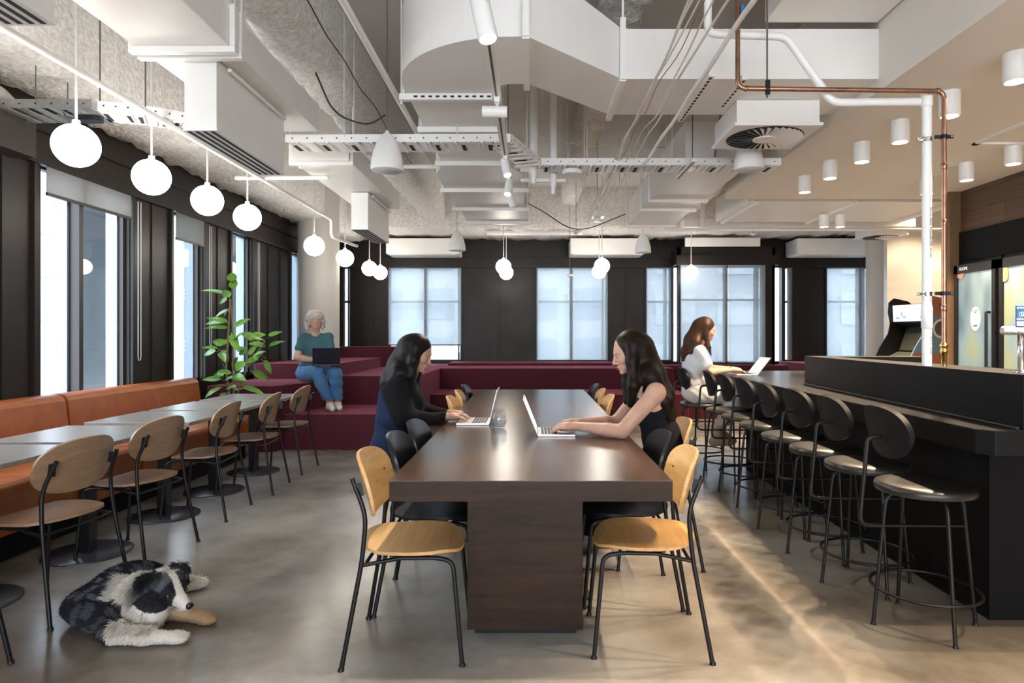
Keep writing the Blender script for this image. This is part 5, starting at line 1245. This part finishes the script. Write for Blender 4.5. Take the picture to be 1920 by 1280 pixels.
# ------------------------------------------------------------------ woman in black sleeveless top (right of the table, facing -x)
def woman_right():
    t = thing('person', (.80, 3.78, 0), 'woman with long dark hair in a black sleeveless top typing on a silver laptop', 'person')
    S = SDF(); Y = 3.78
    pel = vec(.80,Y,.55); chest = vec(.725,Y,.90); nb = vec(.668,Y,1.06); hc = vec(.575,Y,1.232)
    shN = vec(.70,Y-.165,1.005); shF = vec(.70,Y+.165,1.005)
    S.e(pel, (.12,.165,.11), I3, .05); S.c(pel+vec(0,0,.05), vec(.765,Y,.74), .105, .095, .06)
    S.e(vec(.755,Y,.74), (.088,.125,.12), I3, .05); S.e(vec(.715,Y,.92), (.098,.145,.13), frame((1,0,-.35),(0,0,1)), .05)
    S.c(shN, shF, .052, .052, .05); S.c(nb-vec(.0,0,.03), vec(.605,Y,1.155), .052, .045, .03)
    elN = vec(.505,Y-.20,.792); elF = vec(.52,Y+.17,.795); wN = vec(.262,Y-.055,.800); wF = vec(.285,Y+.085,.802)
    arm(S, shN, elN, wN, .050, .040, .0245); arm(S, shF, elF, wF, .050, .038, .0245)
    fingers(S, wN, (-1,.10,-.06), (.05,0,1), 1, .172, .42, .02); fingers(S, wF, (-1,-.12,-.05), (.05,0,1), -1, .172, .38, .02)
    kN = vec(.36,Y-.11,.515); kF = vec(.35,Y+.12,.515); aN = vec(.42,Y-.12,.10); aF = vec(.34,Y+.12,.10)
    leg(S, vec(.78,Y-.09,.54), kN, aN); leg(S, vec(.78,Y+.09,.54), kF, aF)
    foot(S, aN, vec(.26,Y-.13,.03)); foot(S, aF, vec(.18,Y+.12,.03))
    f = vec(-1,-.10,-.30); up = vec(-.22,0,1)
    P, R = head(S, hc, f, up, 1.02)
    body = S.build('body', SKIN, t, .0045)
    face_parts(P, R, body, 1.02, .7)
    # top: torso only, cut under the arms and at the neckline
    C = SDF(); C.e(pel+vec(0,0,.02), (.128,.172,.12), I3, .05); C.c(pel+vec(0,0,.05), vec(.765,Y,.74), .112, .105, .06)
    C.e(vec(.755,Y,.74), (.098,.134,.12), I3, .05); C.e(vec(.718,Y,.905), (.108,.143,.135), frame((1,0,-.35),(0,0,1)), .05); C.c(vec(.70,Y-.10,1.01), vec(.70,Y+.10,1.01), .058, .058, .04)
    C.c(vec(.775,Y,.98), vec(.69,Y,1.055), .05, .055, .03)
    for q in (-1, 1): C.e(vec(.665,Y+q*.215,.975), (.075,.062,.10), I3, .015, sub=True)
    C.e(vec(.615,Y,1.12), (.075,.085,.085), I3, .01, sub=True); C.cut((0,0,.47), (0,0,-1))
    C.build('sleeveless_top', cloth_mat('black_top', (.010,.010,.012), sc=5), t, .006)
    L = SDF(); leg(L, vec(.78,Y-.09,.54), kN, aN, .095, .070, .052); leg(L, vec(.78,Y+.09,.54), kF, aF, .095, .07, .052); L.e(pel, (.127,.172,.115), I3, .05); L.cut((0,0,.62), (0,0,1)); L.cut((0,0,.13), (0,0,-1))
    L.build('trousers', cloth_mat('black_trousers', (.013,.013,.016), sc=6), t, .008)
    for a, tt in ((aN, vec(.26,Y-.13,.03)), (aF, vec(.18,Y+.12,.03))):
        B = SDF(); foot(B, a-vec(0,0,.01), tt+vec(0,0,.008), .042); B.cut((0,0,.0), (0,0,-1)); B.cut((0,0,.125), (0,0,1))
        B.build('shoe', mat('taupe_shoe', (.25,.21,.18), .6) if 'taupe_shoe' not in bpy.data.materials else bpy.data.materials['taupe_shoe'], t, .006)
    # hair: parted, hanging down over both shoulders and the back
    H = SDF(); HR = R
    H.e(P(-.022,0,.026), (.100,.088,.098), HR, .02)
    for q, far in ((-1, 0), (1, 1)):
        H.c(P(-.015,q*.062,.03), P(.022,q*.080,-.05), .040, .032, .03); H.c(P(.022,q*.080,-.05), vec(.582,Y+(-.10 if (HR[1][1]*q < 0) else .10),1.04), .030, .034, .03)
        yy = Y+(-.10 if (HR[1][1]*q < 0) else .10)
        H.c(vec(.582,yy,1.04), vec(.572,yy+(.03 if yy < Y else -.02),.93), .036, .022, .03)
    H.ch([P(-.08,0,.0), vec(.70,Y,1.10), vec(.762,Y-.02,.98), vec(.792,Y-.03,.86), vec(.80,Y-.03,.79)], [.072,.080,.066,.045,.018], .04)
    H.ch([P(-.06,-.04,-.02), vec(.68,Y-.09,1.09), vec(.755,Y-.11,.95), vec(.79,Y-.10,.85)], [.05,.05,.040,.018], .04)
    H.ch([P(-.06,.04,-.02), vec(.69,Y+.09,1.08), vec(.76,Y+.11,.95), vec(.79,Y+.10,.86)], [.05,.055,.045,.018], .04)
    H.e(P(.092,0,-.048), (.064,.072,.100), HR, .012, sub=True); H.e(P(.105,0,.02), (.035,.030,.055), HR, .012, sub=True)
    hm = hair_mat('dark_brown_hair', (.006,.004,.003), (.020,.011,.008)); hr = H.build('hair', hm, t, .006)
woman_right()
# ------------------------------------------------------------------ woman in navy and black knit (left of the table, facing +x)
def woman_left():
    t = thing('person', (-.90, 4.30, 0), 'woman with dark shoulder-length hair in a loose navy and black knit top', 'person')
    S = SDF(); Y = 4.30
    pel = vec(-.90,Y,.55); nb = vec(-.825,Y,1.04); hc = vec(-.752,Y-.01,1.212)
    shN = vec(-.86,Y-.165,.995); shF = vec(-.84,Y+.165,.995)
    S.e(pel, (.12,.165,.11), I3, .05); S.c(pel+vec(0,0,.05), vec(-.88,Y,.74), .105, .095, .06)
    S.e(vec(-.87,Y,.74), (.088,.125,.12), I3, .05); S.e(vec(-.85,Y,.90), (.098,.145,.13), I3, .05); S.c(shN, shF, .05, .05, .05); S.c(nb-vec(0,0,.02), vec(-.78,Y,1.13), .05, .045, .03)
    elN = vec(-.79,Y-.20,.785); elF = vec(-.77,Y+.20,.79); wN = vec(-.565,Y-.075,.795); wF = vec(-.56,Y+.085,.795)
    arm(S, shN, elN, wN, .048, .038, .024); arm(S, shF, elF, wF, .048, .038, .024)
    fingers(S, wN, (1,.12,-.05), (-.05,0,1), -1, .172, .40, .02); fingers(S, wF, (1,-.12,-.05), (-.05,0,1), 1, .172, .40, .02)
    kN = vec(-.44,Y-.11,.515); kF = vec(-.44,Y+.12,.515); aN = vec(-.46,Y-.12,.10); aF = vec(-.42,Y+.12,.10)
    leg(S, vec(-.88,Y-.09,.54), kN, aN); leg(S, vec(-.88,Y+.09,.54), kF, aF); foot(S, aN, vec(-.31,Y-.12,.03)); foot(S, aF, vec(-.27,Y+.12,.03))
    f = vec(1,-.20,-.38); up = vec(.3,0,1); P, R = head(S, hc, f, up, .98)
    body = S.build('body', SKIN2, t, .0045); face_parts(P, R, body, .98, .9)
    C = SDF(); C.e(pel+vec(0,0,.04), (.155,.20,.14), I3, .06); C.c(pel, vec(-.88,Y,.80), .135, .15, .08)
    C.e(vec(-.86,Y,.88), (.135,.175,.16), I3, .07); C.c(shN-vec(0,-.02,-.002), shF-vec(0,.02,-.002), .058, .058, .05); C.c(vec(-.835,Y,1.03), vec(-.815,Y,1.065), .062, .058, .02)
    for sh, el, wr, q in ((shN, elN, wN, -1), (shF, elF, wF, 1)):
        C.c(sh, el+vec(-.03,q*.02,.02), .062, .085, .05); C.c(sh+vec(-.06,0,-.07), el+vec(-.11,q*.02,.02), .06, .055, .07); C.c(el, lerp(el, wr, .35), .070, .046, .04); C.c(lerp(el, wr, .35), lerp(el, wr, .93), .046, .033, .02)
    C.e(vec(-.785,Y,1.125), (.075,.075,.07), I3, .008, sub=True); C.cut((0,0,.47), (0,0,-1))
    m, nt, b = new_mat('navy_black_knit'); g = N(nt, 'ShaderNodeTexCoord'); sx = N(nt, 'ShaderNodeSeparateXYZ'); nt.links.new(g.outputs['Object'], sx.inputs[0])
    # object space is metres from the figure's base: panels of navy on the back and upper sleeve, black in front
    a = N(nt, 'ShaderNodeMath', operation='MULTIPLY_ADD'); a.inputs[1].default_value = .55; nt.links.new(sx.outputs[2], a.inputs[0]); nt.links.new(sx.outputs[0], a.inputs[2])
    nt.links.new(ramp(nt, a.outputs[0], [(.47, (.012,.020,.050)), (.485, (.008,.008,.010))]), b.inputs['Base Color']); b.inputs['Roughness'].default_value = .9; b.inputs['Specular IOR Level'].default_value = .12
    bump(nt, b, noise(nt, coords(nt), 6, 4), .5, .03)
    C.build('knit_top', m, t, .006, lambda X: .004*np.sin(X[...,2]*34+X[...,0]*22+2*np.sin(X[...,1]*18)))
    L = SDF(); leg(L, vec(-.88,Y-.09,.54), kN, aN, .095, .07, .05); leg(L, vec(-.88,Y+.09,.54), kF, aF, .095, .07, .05); L.e(pel, (.127,.172,.115), I3, .05); L.cut((0,0,.62), (0,0,1)); L.cut((0,0,.13), (0,0,-1))
    L.build('trousers', bpy.data.materials['black_trousers'], t, .008)
    for a_, tt in ((aN, vec(-.31,Y-.12,.03)), (aF, vec(-.27,Y+.12,.03))):
        B = SDF(); foot(B, a_-vec(0,0,.01), tt+vec(0,0,.008), .042); B.cut((0,0,.0), (0,0,-1)); B.cut((0,0,.125), (0,0,1)); B.build('shoe', bpy.data.materials['taupe_shoe'], t, .006)
    H = SDF(); H.e(P(-.022,0,.026), (.100,.087,.096), R, .02)
    for q in (-1, 1):
        yy = Y-.085 if R[1][1]*q < 0 else Y+.095
        H.c(P(-.01,q*.062,.03), P(.018,q*.078,-.05), .040, .034, .03); H.ch([P(.018,q*.078,-.05), (-.79,yy,1.06), (-.775,yy,.97)], [.034,.034,.012], .03)
    H.ch([P(-.08,0,.01), (-.87,Y,1.12), (-.935,Y-.03,1.02), (-.975,Y-.05,.95)], [.075,.085,.06,.018], .04); H.ch([P(-.05,.05,-.02), (-.86,Y-.10,1.08), (-.92,Y-.13,.99)], [.05,.05,.02], .04); H.ch([P(-.05,-.05,-.02), (-.86,Y+.10,1.08), (-.92,Y+.11,1.0)], [.05,.05,.02], .04)
    H.e(P(.092,0,-.050), (.070,.074,.100), R, .012, sub=True); H.e(P(.108,0,.02), (.035,.028,.055), R, .012, sub=True)
    hm = hair_mat('black_hair', (.004,.003,.003), (.012,.008,.007)); hr = H.build('hair', hm, t, .006)
woman_left()
# ------------------------------------------------------------------ woman in white at the bar (on the far stool, facing +x)
def woman_bar():
    t = thing('person', (1.70, 6.56, .28), 'woman in a white T-shirt and pale trousers sitting on a far bar stool', 'person')
    S = SDF(); Y = 6.56; pel = vec(1.665,Y,.755); nb = vec(1.69,Y,1.235); hc = vec(1.775,Y,1.395)
    shN = vec(1.675,Y-.16,1.175); shF = vec(1.675,Y+.16,1.175)
    S.e(pel, (.12,.165,.105), I3, .05); S.c(pel, vec(1.655,Y,.95), .10, .09, .06); S.e(vec(1.66,Y,1.06), (.09,.14,.14), I3, .05); S.c(shN, shF, .042, .042, .04); S.c(nb-vec(.01,0,.03), vec(1.745,Y,1.315), .05, .045, .03)
    elN = vec(1.765,Y-.19,.965); elF = vec(1.83,Y+.19,.985); wN = vec(2.01,Y-.09,.985); wF = vec(2.03,Y+.07,.985)
    arm(S, shN, elN, wN, .046, .037, .0235); arm(S, shF, elF, wF, .046, .037, .0235)
    fingers(S, wN, (1,.12,-.10), (-.1,0,1), -1, .17, .38, .02); fingers(S, wF, (1,-.1,-.10), (-.1,0,1), 1, .17, .38, .02)
    kN = vec(2.06,Y-.12,.73); kF = vec(2.07,Y+.1,.72); aN = vec(1.86,Y-.10,.36); aF = vec(1.95,Y+.08,.34)
    leg(S, vec(1.68,Y-.09,.74), kN, aN); leg(S, vec(1.68,Y+.09,.74), kF, aF); foot(S, aN, vec(1.99,Y-.11,.245)); foot(S, aF, vec(2.08,Y+.08,.235))
    P, R = head(S, hc, vec(1,-.12,-.30), vec(.2,0,1), .98); body = S.build('body', SKIN, t, .006); face_parts(P, R, body, .98, .7)
    C = SDF(); C.e(pel+vec(-.01,0,.09), (.125,.165,.09), I3, .05); C.e(vec(1.655,Y,1.03), (.118,.165,.20), I3, .06); C.c(shN, shF, .050, .050, .04)
    for sh, el, q in ((shN, elN, -1), (shF, elF, 1)): C.c(sh, lerp(sh, el, .62), .052, .060, .03)
    C.e(vec(1.715,Y,1.28), (.07,.075,.06), I3, .008, sub=True); C.cut((0,0,.83), (0,0,-1))
    for sh, el in ((shN, elN), (shF, elF)): pass
    C.build('t_shirt', cloth_mat('white_cotton', (.62,.62,.64), (.57,.57,.60), sc=7), t, .006, lambda X: .003*np.sin(X[...,2]*50+X[...,0]*40))
    L = SDF(); leg(L, vec(1.68,Y-.09,.74), kN, aN+(kN-aN)*.2, .105, .082, .066); leg(L, vec(1.68,Y+.09,.74), kF, aF+(kF-aF)*.2, .105, .082, .066); L.e(pel+vec(0,0,.01), (.135,.18,.12), I3, .05); L.cut((0,0,.87), (0,0,1)); L.cut((0,0,.43), (.0,0,-1))
    L.build('trousers', cloth_mat('stone_trousers', (.58,.56,.54), (.50,.48,.46), sc=7, bs=.8), t, .007, lambda X: .003*np.sin(X[...,0]*60+X[...,2]*70))
    shm = mat('beige_sneaker', (.50,.38,.28), .7); sol = mat('cream_sole', (.66,.6,.52), .6)
    for a_, tt in ((aN, vec(1.99,Y-.11,.245)), (aF, vec(2.08,Y+.08,.235))):
        B = SDF(); foot(B, a_-vec(0,0,.01), tt+vec(0,0,.012), .046); B.cut((0,0,tt[2]-.018), (0,0,-1)); B.cut((0,0,a_[2]+.03), (0,0,1)); B.build('sneaker', shm, t, .006)
    H = SDF(); H.e(P(-.022,0,.026), (.099,.086,.096), R, .02)
    for q in (-1, 1):
        yy = Y-.10 if R[1][1]*q < 0 else Y+.10; H.c(P(-.015,q*.062,.02), P(.0,q*.078,-.06), .040, .028, .03); H.ch([P(.0,q*.078,-.06), (1.775,yy,1.21), (1.80,yy,1.13)], [.026,.022,.008], .02)
    H.ch([P(-.08,0,.0), (1.63,Y,1.28), (1.565,Y-.03,1.16), (1.535,Y-.04,1.08)], [.07,.072,.05,.018], .04); H.ch([P(-.06,0,-.04), (1.65,Y-.09,1.25), (1.59,Y-.12,1.15)], [.05,.045,.016], .04)
    H.e(P(.095,0,-.048), (.062,.064,.10), R, .012, sub=True)
    hm = hair_mat('brown_hair', (.020,.010,.006), (.075,.035,.018)); H.build('hair', hm, t, .007)
    MB().tube([wF-vec(.005,0,0)+np.array((0, .029*math.cos(a), .026*math.sin(a))) for a in np.linspace(0, 2*PI, 20, endpoint=False)], .004, 6, closed=True).build('bracelet', mat('gold_bracelet', (.6,.45,.2), .3, metal=1), t)
    MB().lathe([(.018,0),(.024,.002),(.024,.010),(.018,.012)], wN+vec(-.02,0,.012), 20).build('watch', MT['black'], t)
woman_bar()
# ------------------------------------------------------------------ curly-haired woman on the tiers
def woman_tiers():
    t = thing('person', (-2.75, 8.15, .41), 'curly grey-blonde woman in a teal T-shirt and blue jeans sitting on the maroon tiers', 'person')
    S = SDF(); pel = vec(-2.80,8.22,.865); nb = vec(-2.70,8.08,1.375); hc = vec(-2.685,8.02,1.515)
    sl = vec(-2.855,8.08,1.305); sr = vec(-2.555,8.14,1.305)
    S.e(pel, (.165,.13,.115), I3, .05); S.c(pel, vec(-2.75,8.17,1.08), .11, .105, .06); S.e(vec(-2.72,8.13,1.18), (.145,.092,.15), I3, .05); S.c(sl, sr, .045, .045, .04); S.c(nb-vec(0,-.02,.03), vec(-2.69,8.05,1.43), .05, .045, .03)
    el = vec(-2.90,7.99,1.055); er = vec(-2.49,8.02,1.06); wl = vec(-2.65,7.98,1.025); wr = vec(-2.43,7.98,1.025)
    arm(S, sl, el, wl, .055, .042, .026); arm(S, sr, er, wr, .055, .042, .026)
    fingers(S, wl, (.40,-.45,-.12), (0,0,1), -1, .165, .4); fingers(S, wr, (-.10,-.6,-.12), (0,0,1), 1, .165, .4)
    kl = vec(-2.60,7.84,.87); kr = vec(-2.40,7.92,.86); al = vec(-2.47,7.93,.50); ar = vec(-2.40,8.0,.50)
    leg(S, pel+vec(-.06,-.05,-.02), kl, al, .092, .062, .038); leg(S, pel+vec(.09,.0,-.02), kr, ar, .092, .062, .038)
    foot(S, al, vec(-2.40,7.80,.435)); foot(S, ar, vec(-2.34,7.88,.435))
    P, R = head(S, hc, vec(.42,-.85,-.42), vec(.1,-.35,1), .98); body = S.build('body', SKIN, t, .006); face_parts(P, R, body, .98, .9)
    C = SDF(); C.e(pel+vec(.01,-.01,.09), (.155,.135,.10), I3, .05); C.c(pel+vec(0,0,.05), vec(-2.75,8.17,1.08), .125, .125, .06); C.e(vec(-2.72,8.12,1.18), (.158,.112,.155), I3, .05); C.c(sl, sr, .054, .054, .04)
    for sh, e_ in ((sl, el), (sr, er)): C.c(sh, lerp(sh, e_, .55), .056, .060, .03)
    C.e(vec(-2.69,8.03,1.405), (.075,.07,.05), I3, .008, sub=True); C.cut((0,0,.90), (0,0,-1))
    C.build('t_shirt', cloth_mat('teal_cotton', (.055,.125,.14), (.04,.10,.115), sc=7), t, .006, lambda X: .0025*np.sin(X[...,2]*50+X[...,0]*40))
    L = SDF(); leg(L, pel+vec(-.06,-.05,-.02), kl, al+(kl-al)*.12, .108, .080, .066); leg(L, pel+vec(.09,.0,-.02), kr, ar+(kr-ar)*.12, .108, .08, .066); L.e(pel, (.18,.145,.12), I3, .05); L.cut((0,0,.95), (0,0,1)); L.cut((0,0,.535), (0,0,-1)); L.cut((0,0,.757), (0,0,-1)) if False else None
    L.build('jeans', cloth_mat('blue_denim', (.085,.20,.38), (.05,.13,.27), sc=8, bs=.8), t, .007, lambda X: .003*np.sin(X[...,0]*60+X[...,2]*60))
    for a_, tt in ((al, vec(-2.40,7.80,.435)), (ar, vec(-2.34,7.88,.435))):
        B = SDF(); foot(B, a_-vec(0,0,.015), tt+vec(0,0,.008), .046); B.cut((0,0,.411), (0,0,-1)); B.cut((0,0,.505), (0,0,1)); B.build('sneaker', mat('white_sneaker', (.70,.67,.60), .6) if 'white_sneaker' not in bpy.data.materials else bpy.data.materials['white_sneaker'], t, .005)
    H = SDF(); rr = np.random.default_rng(9); H.e(P(-.03,0,.03), (.098,.092,.095), R, .02)
    for i in range(520):
        a = rr.uniform(0, 2*PI); b = rr.uniform(-.9, 1.3); v = np.array((math.cos(a)*math.cos(b), math.sin(a)*math.cos(b), math.sin(b)))
        if v[0] > .35 and v[2] < .55: continue
        H.e(P(-.022+v[0]*rr.uniform(.085,.108), v[1]*rr.uniform(.085,.112), .02+v[2]*rr.uniform(.09,.106)-(.045 if b < -.3 else 0)), np.array((1,1,1))*rr.uniform(.008,.017), I3, .005)
    for i in range(240):
        a = rr.uniform(.95, 2*PI-.95); z_ = rr.uniform(-.115, .0)
        H.e(P(-.022+math.cos(a)*rr.uniform(.07,.105), math.sin(a)*rr.uniform(.085,.118), z_), np.array((1,1,1))*rr.uniform(.009,.017), I3, .005)
    for i in range(60):
        a = rr.uniform(-.9, .9); H.e(P(-.015+math.cos(a)*rr.uniform(.088,.100), math.sin(a)*rr.uniform(.088,.102), rr.uniform(.062,.10)), np.array((1,1,1))*rr.uniform(.010,.016), I3, .005)
    H.e(P(.095,0,-.060), (.060,.056,.100), R, .008, sub=True)
    hm = hair_mat('ash_blonde_hair', (.34,.30,.25), (.62,.57,.50), (14,14,14)); H.build('hair', hm, t, .0045)
woman_tiers()
laptop(-2.475, 7.80, .965, (-.28,.96), .32, .22, math.radians(112), MT['aludark'], 'dark laptop with a round lid mark on the lap of the curly-haired woman', mark=True)
# ------------------------------------------------------------------ dog
def dog():
    t = thing('dog', (-1.80, 2.98, 0), 'black, grey and white shaggy dog lying on the concrete floor at the lower left', 'dog')
    BLK, GRY, WHT, TAN = (.018,.018,.024), (.115,.12,.14), (.70,.66,.60), (.42,.28,.16)
    S = SDF()
    hp = vec(-1.98,3.14,.095); ch = vec(-1.79,2.97,.105)
    S.e(hp, (.125,.15,.098), I3, .05, BLK); S.e(vec(-1.93,3.20,.09), (.13,.12,.09), I3, .05, BLK); S.e(vec(-1.92,3.05,.10), (.14,.13,.10), I3, .06, GRY)
    S.e(ch, (.115,.12,.105), frame((1,-.35,.1),(0,0,1)), .05, WHT); S.e(vec(-2.05,3.0,.07), (.10,.11,.072), I3, .05, BLK); S.e(vec(-1.95,2.90,.065), (.10,.08,.062), I3, .05, BLK)
    S.c(ch+vec(.01,0,.03), vec(-1.71,2.965,.150), .082, .068, .04, WHT)
    S.e(vec(-1.71,2.90,.085), (.075,.075,.082), I3, .04, WHT)
    # head
    hc = vec(-1.668,2.96,.172); f = vec(.86,-.40,-.42); R = frame(f, (0,0,1)); F_, L_, U_ = R
    def P(a, b, c): return hc+F_*a+L_*b+U_*c
    S.e(hc, (.074,.062,.056), R, .02, GRY); S.e(P(-.01,0,.03), (.06,.05,.04), R, .02, GRY)
    S.c(P(.05,0,.0), P(.138,0,-.010), .036, .022, .02, WHT); S.c(P(.045,0,-.025), P(.122,0,-.032), .028, .015, .015, WHT)
    for q in (-1, 1):
        S.e(P(.04,q*.035,.018), (.026,.022,.02), R, .012, BLK)
        S.ch([P(-.035,q*.048,.040), P(-.045,q*.082,.022), P(-.040,q*.094,-.035), P(-.026,q*.088,-.085)], [.024,.030,.030,.012], .012, BLK)
    # forelegs and hind paw
    def limb(pts, rs, col, paw):
        S.ch(pts, rs, .02, col); p = np.array(pts[-1], float); d = p-np.array(pts[-2], float); d[2] = 0; d /= np.linalg.norm(d); l = np.cross(d, (0,0,1))
        S.e(p+d*.012, (.042,.032,.024), frame(d, (0,0,1)), .012, paw)
        for j in (-1.05,-.36,.36,1.05): S.e(p+d*(.046-.008*abs(j))+l*j*.017, (.017,.0115,.014), frame(d+l*j*.12, (0,0,1)), .004, paw)
    limb([vec(-1.88,2.86,.06), vec(-1.80,2.775,.04), vec(-1.66,2.765,.034), vec(-1.535,2.775,.025)], [.052,.040,.031,.022], WHT, WHT)
    limb([vec(-1.74,2.98,.08), vec(-1.68,2.99,.052), vec(-1.60,2.985,.040), vec(-1.505,2.965,.025)], [.045,.038,.031,.023], TAN, TAN)
    limb([vec(-1.90,3.22,.05), vec(-1.80,3.33,.04), vec(-1.75,3.36,.034)], [.05,.036,.027], WHT, WHT)
    S.cut((0,0,.002), (0,0,-1))
    V, Q = S.mesh(.006)
    # coat colour per point: patches that belong to the animal
    def colour(X):
        X = np.asarray(X); D = np.stack([SDF.dist(p, X) for p in S.p], -1); C_ = np.array([p[6] for p in S.p]); w = np.exp(-np.maximum(D, -.03)/.0085); w /= w.sum(-1, keepdims=True)
        c = w@C_
        q = (X-hc)@R.T; a, b, z = q[:, 0], q[:, 1], q[:, 2]
        near = np.linalg.norm(q, axis=1) < .19
        blaze = near & (a < .12) & (np.abs(b) < .016+.05*np.clip(a-.05, 0, 1)+.25*np.clip(a-.075,0,1)) & (z > -.02) & (a > -.06); muz = near & (a > .088) & (z > -.05) & (np.abs(b) < .05)
        mask = near & (a > -.02) & (a < .092) & ~blaze & (z > -.045) & (np.abs(b) > .012)
        c[mask] = BLK; gm = mask & (a < .035) & (z > .012); c[gm] = np.array(GRY)*.9; c[blaze | muz] = WHT
        n_ = np.sin(X[:,0]*61+3*np.sin(X[:,1]*37))*np.sin(X[:,1]*53+2*np.sin(X[:,2]*45+X[:,0]*20))
        body = (X[:,0] < -1.86) & (X[:,2] > .05); k = body & (n_ > .25); c[k] = np.array(GRY)*1.35; c[body & ~k] = np.array(BLK)*1.3
        ruff = ((X[:,0] < -1.86) & (X[:,0] > -1.93) & (X[:,2] > .13) & (X[:,1] < 3.02)); c[ruff] = np.array(WHT)*.8
        sh = (X[:,1] < 2.88) & (X[:,0] < -1.80) & (X[:,2] < .15); c[sh] = np.where(n_[sh][:, None] > .1, np.array(GRY)*.9, np.array(BLK)*1.5)
        return c
    m, nt, b = new_mat('dog_coat'); at = N(nt, 'ShaderNodeVertexColor'); at.layer_name = 'coat'; nt.links.new(at.outputs[0], b.inputs['Base Color']); b.inputs['Roughness'].default_value = .75; b.inputs['Specular IOR Level'].default_value = .25
    mb = MB(); mb.v = [tuple(v) for v in V]; mb.f = [tuple(int(i) for i in q) for q in Q]; mb.sm = [True]*len(mb.f); body = mb.build('body', m, t)
    def setcol(o, cols):
        la = o.data.color_attributes.new('coat', 'FLOAT_COLOR', 'POINT'); a4 = np.ones((len(cols), 4)); a4[:, :3] = cols; la.data.foreach_set('color', a4.ravel())
    cv = colour(V); setcol(body, cv)
    # fur: short blades lying back along the coat
    me = body.data; nrm = np.zeros(len(V)*3); me.vertices.foreach_get('normal', nrm); nrm = nrm.reshape(-1, 3)
    r = np.random.default_rng(4); idx = r.choice(len(V), size=min(85000, len(V)*3), replace=True)
    p = V[idx]+r.normal(0, .0025, (len(idx), 3)); n_ = nrm[idx]
    q = (p-hc)@R.T; isH = (np.linalg.norm(q, axis=1) < .15) & (q[:, 0] > -.015); paw = p[:, 2] < .06
    flow = np.tile(np.array((-.75,.25,-.35)), (len(p), 1)); flow[isH] = -F_*1.0; front = (p[:, 0] > -1.84) & ~isH; flow[front] = (-.25,-.1,-.9)
    L = np.where(isH, .009, np.where(paw, .012, .031))*r.uniform(.6, 1.3, len(p)); L = np.where((q[:,0] > .08) & isH, .003, L); L = np.where(paw & (p[:,0] > -1.62), .006, L); L = np.where((p[:,0] > -1.67) & (p[:,1] > 2.90) & (p[:,2] < .085) & ~isH, .007, L); L = np.where((np.linalg.norm(q, axis=1) < .21) & (q[:,0] > .07) & (p[:,2] > .07), .004, L)
    for s_ in (-1, 1): L = np.where(np.linalg.norm(q-np.array((.066,s_*.045,.010)), axis=1) < .013, .0005, L)
    L = np.where((np.linalg.norm(q-np.array((.159,0,0)), axis=1) < .026), .0005, L)
    d = flow-n_*np.sum(flow*n_, 1, keepdims=True); d /= np.linalg.norm(d, axis=1, keepdims=True)+1e-6; d = d+n_*.42+r.normal(0, .16, d.shape); d /= np.linalg.norm(d, axis=1, keepdims=True)
    sd = np.cross(d, n_); sd /= np.linalg.norm(sd, axis=1, keepdims=True)+1e-6; w = np.where(isH, .0009, .0013)[:, None]
    tip = p+d*L[:, None]-n_*(L*.15)[:, None]; tip[:, 2] = np.maximum(tip[:, 2], .004); mid = p+d*(L*.5)[:, None]; mid[:, 2] = np.maximum(mid[:, 2], .003)
    VV = np.stack([p-sd*w, p+sd*w, mid+sd*w*.8, tip, mid-sd*w*.8], 1).reshape(-1, 3); k = np.arange(len(p))*5
    fm = bpy.data.meshes.new('fur'); fm.from_pydata([tuple(v) for v in VV-world_loc(t)], [], [(int(i), int(i)+1, int(i)+2, int(i)+3, int(i)+4) for i in k]); fm.materials.append(m)
    fo = bpy.data.objects.new('fur', fm); COL.objects.link(fo); fo.parent = t; fo['kind'] = 'stuff'
    cc = colour(p)*r.uniform(.75, 1.25, (len(p), 1)); setcol(fo, np.repeat(cc, 5, axis=0))
    MB().lathe([(0,-.012),(.012,-.009),(.0175,0),(.015,.009),(0,.014)], P(.160,0,.004), 18, axis=tuple(F_)).build('nose', mat('dog_nose', (.012,.012,.014), .3), t)
    for s_ in (-1, 1):
        e = MB().lathe([(0,-.0095),(.0068,-.0068),(.0095,0),(.0068,.0068),(0,.0095)], P(.066,s_*.0445,.010), 14); e.build('eye', mat('dog_eye', (.05,.025,.01), .06) if 'dog_eye' not in bpy.data.materials else bpy.data.materials['dog_eye'], t)
    MB().tube([P(.135,-.015,-.024), P(.11,-.024,-.030), P(.08,-.032,-.033)], .0012, 5).build('mouth_line', bpy.data.materials['dog_nose'], t)
dog()
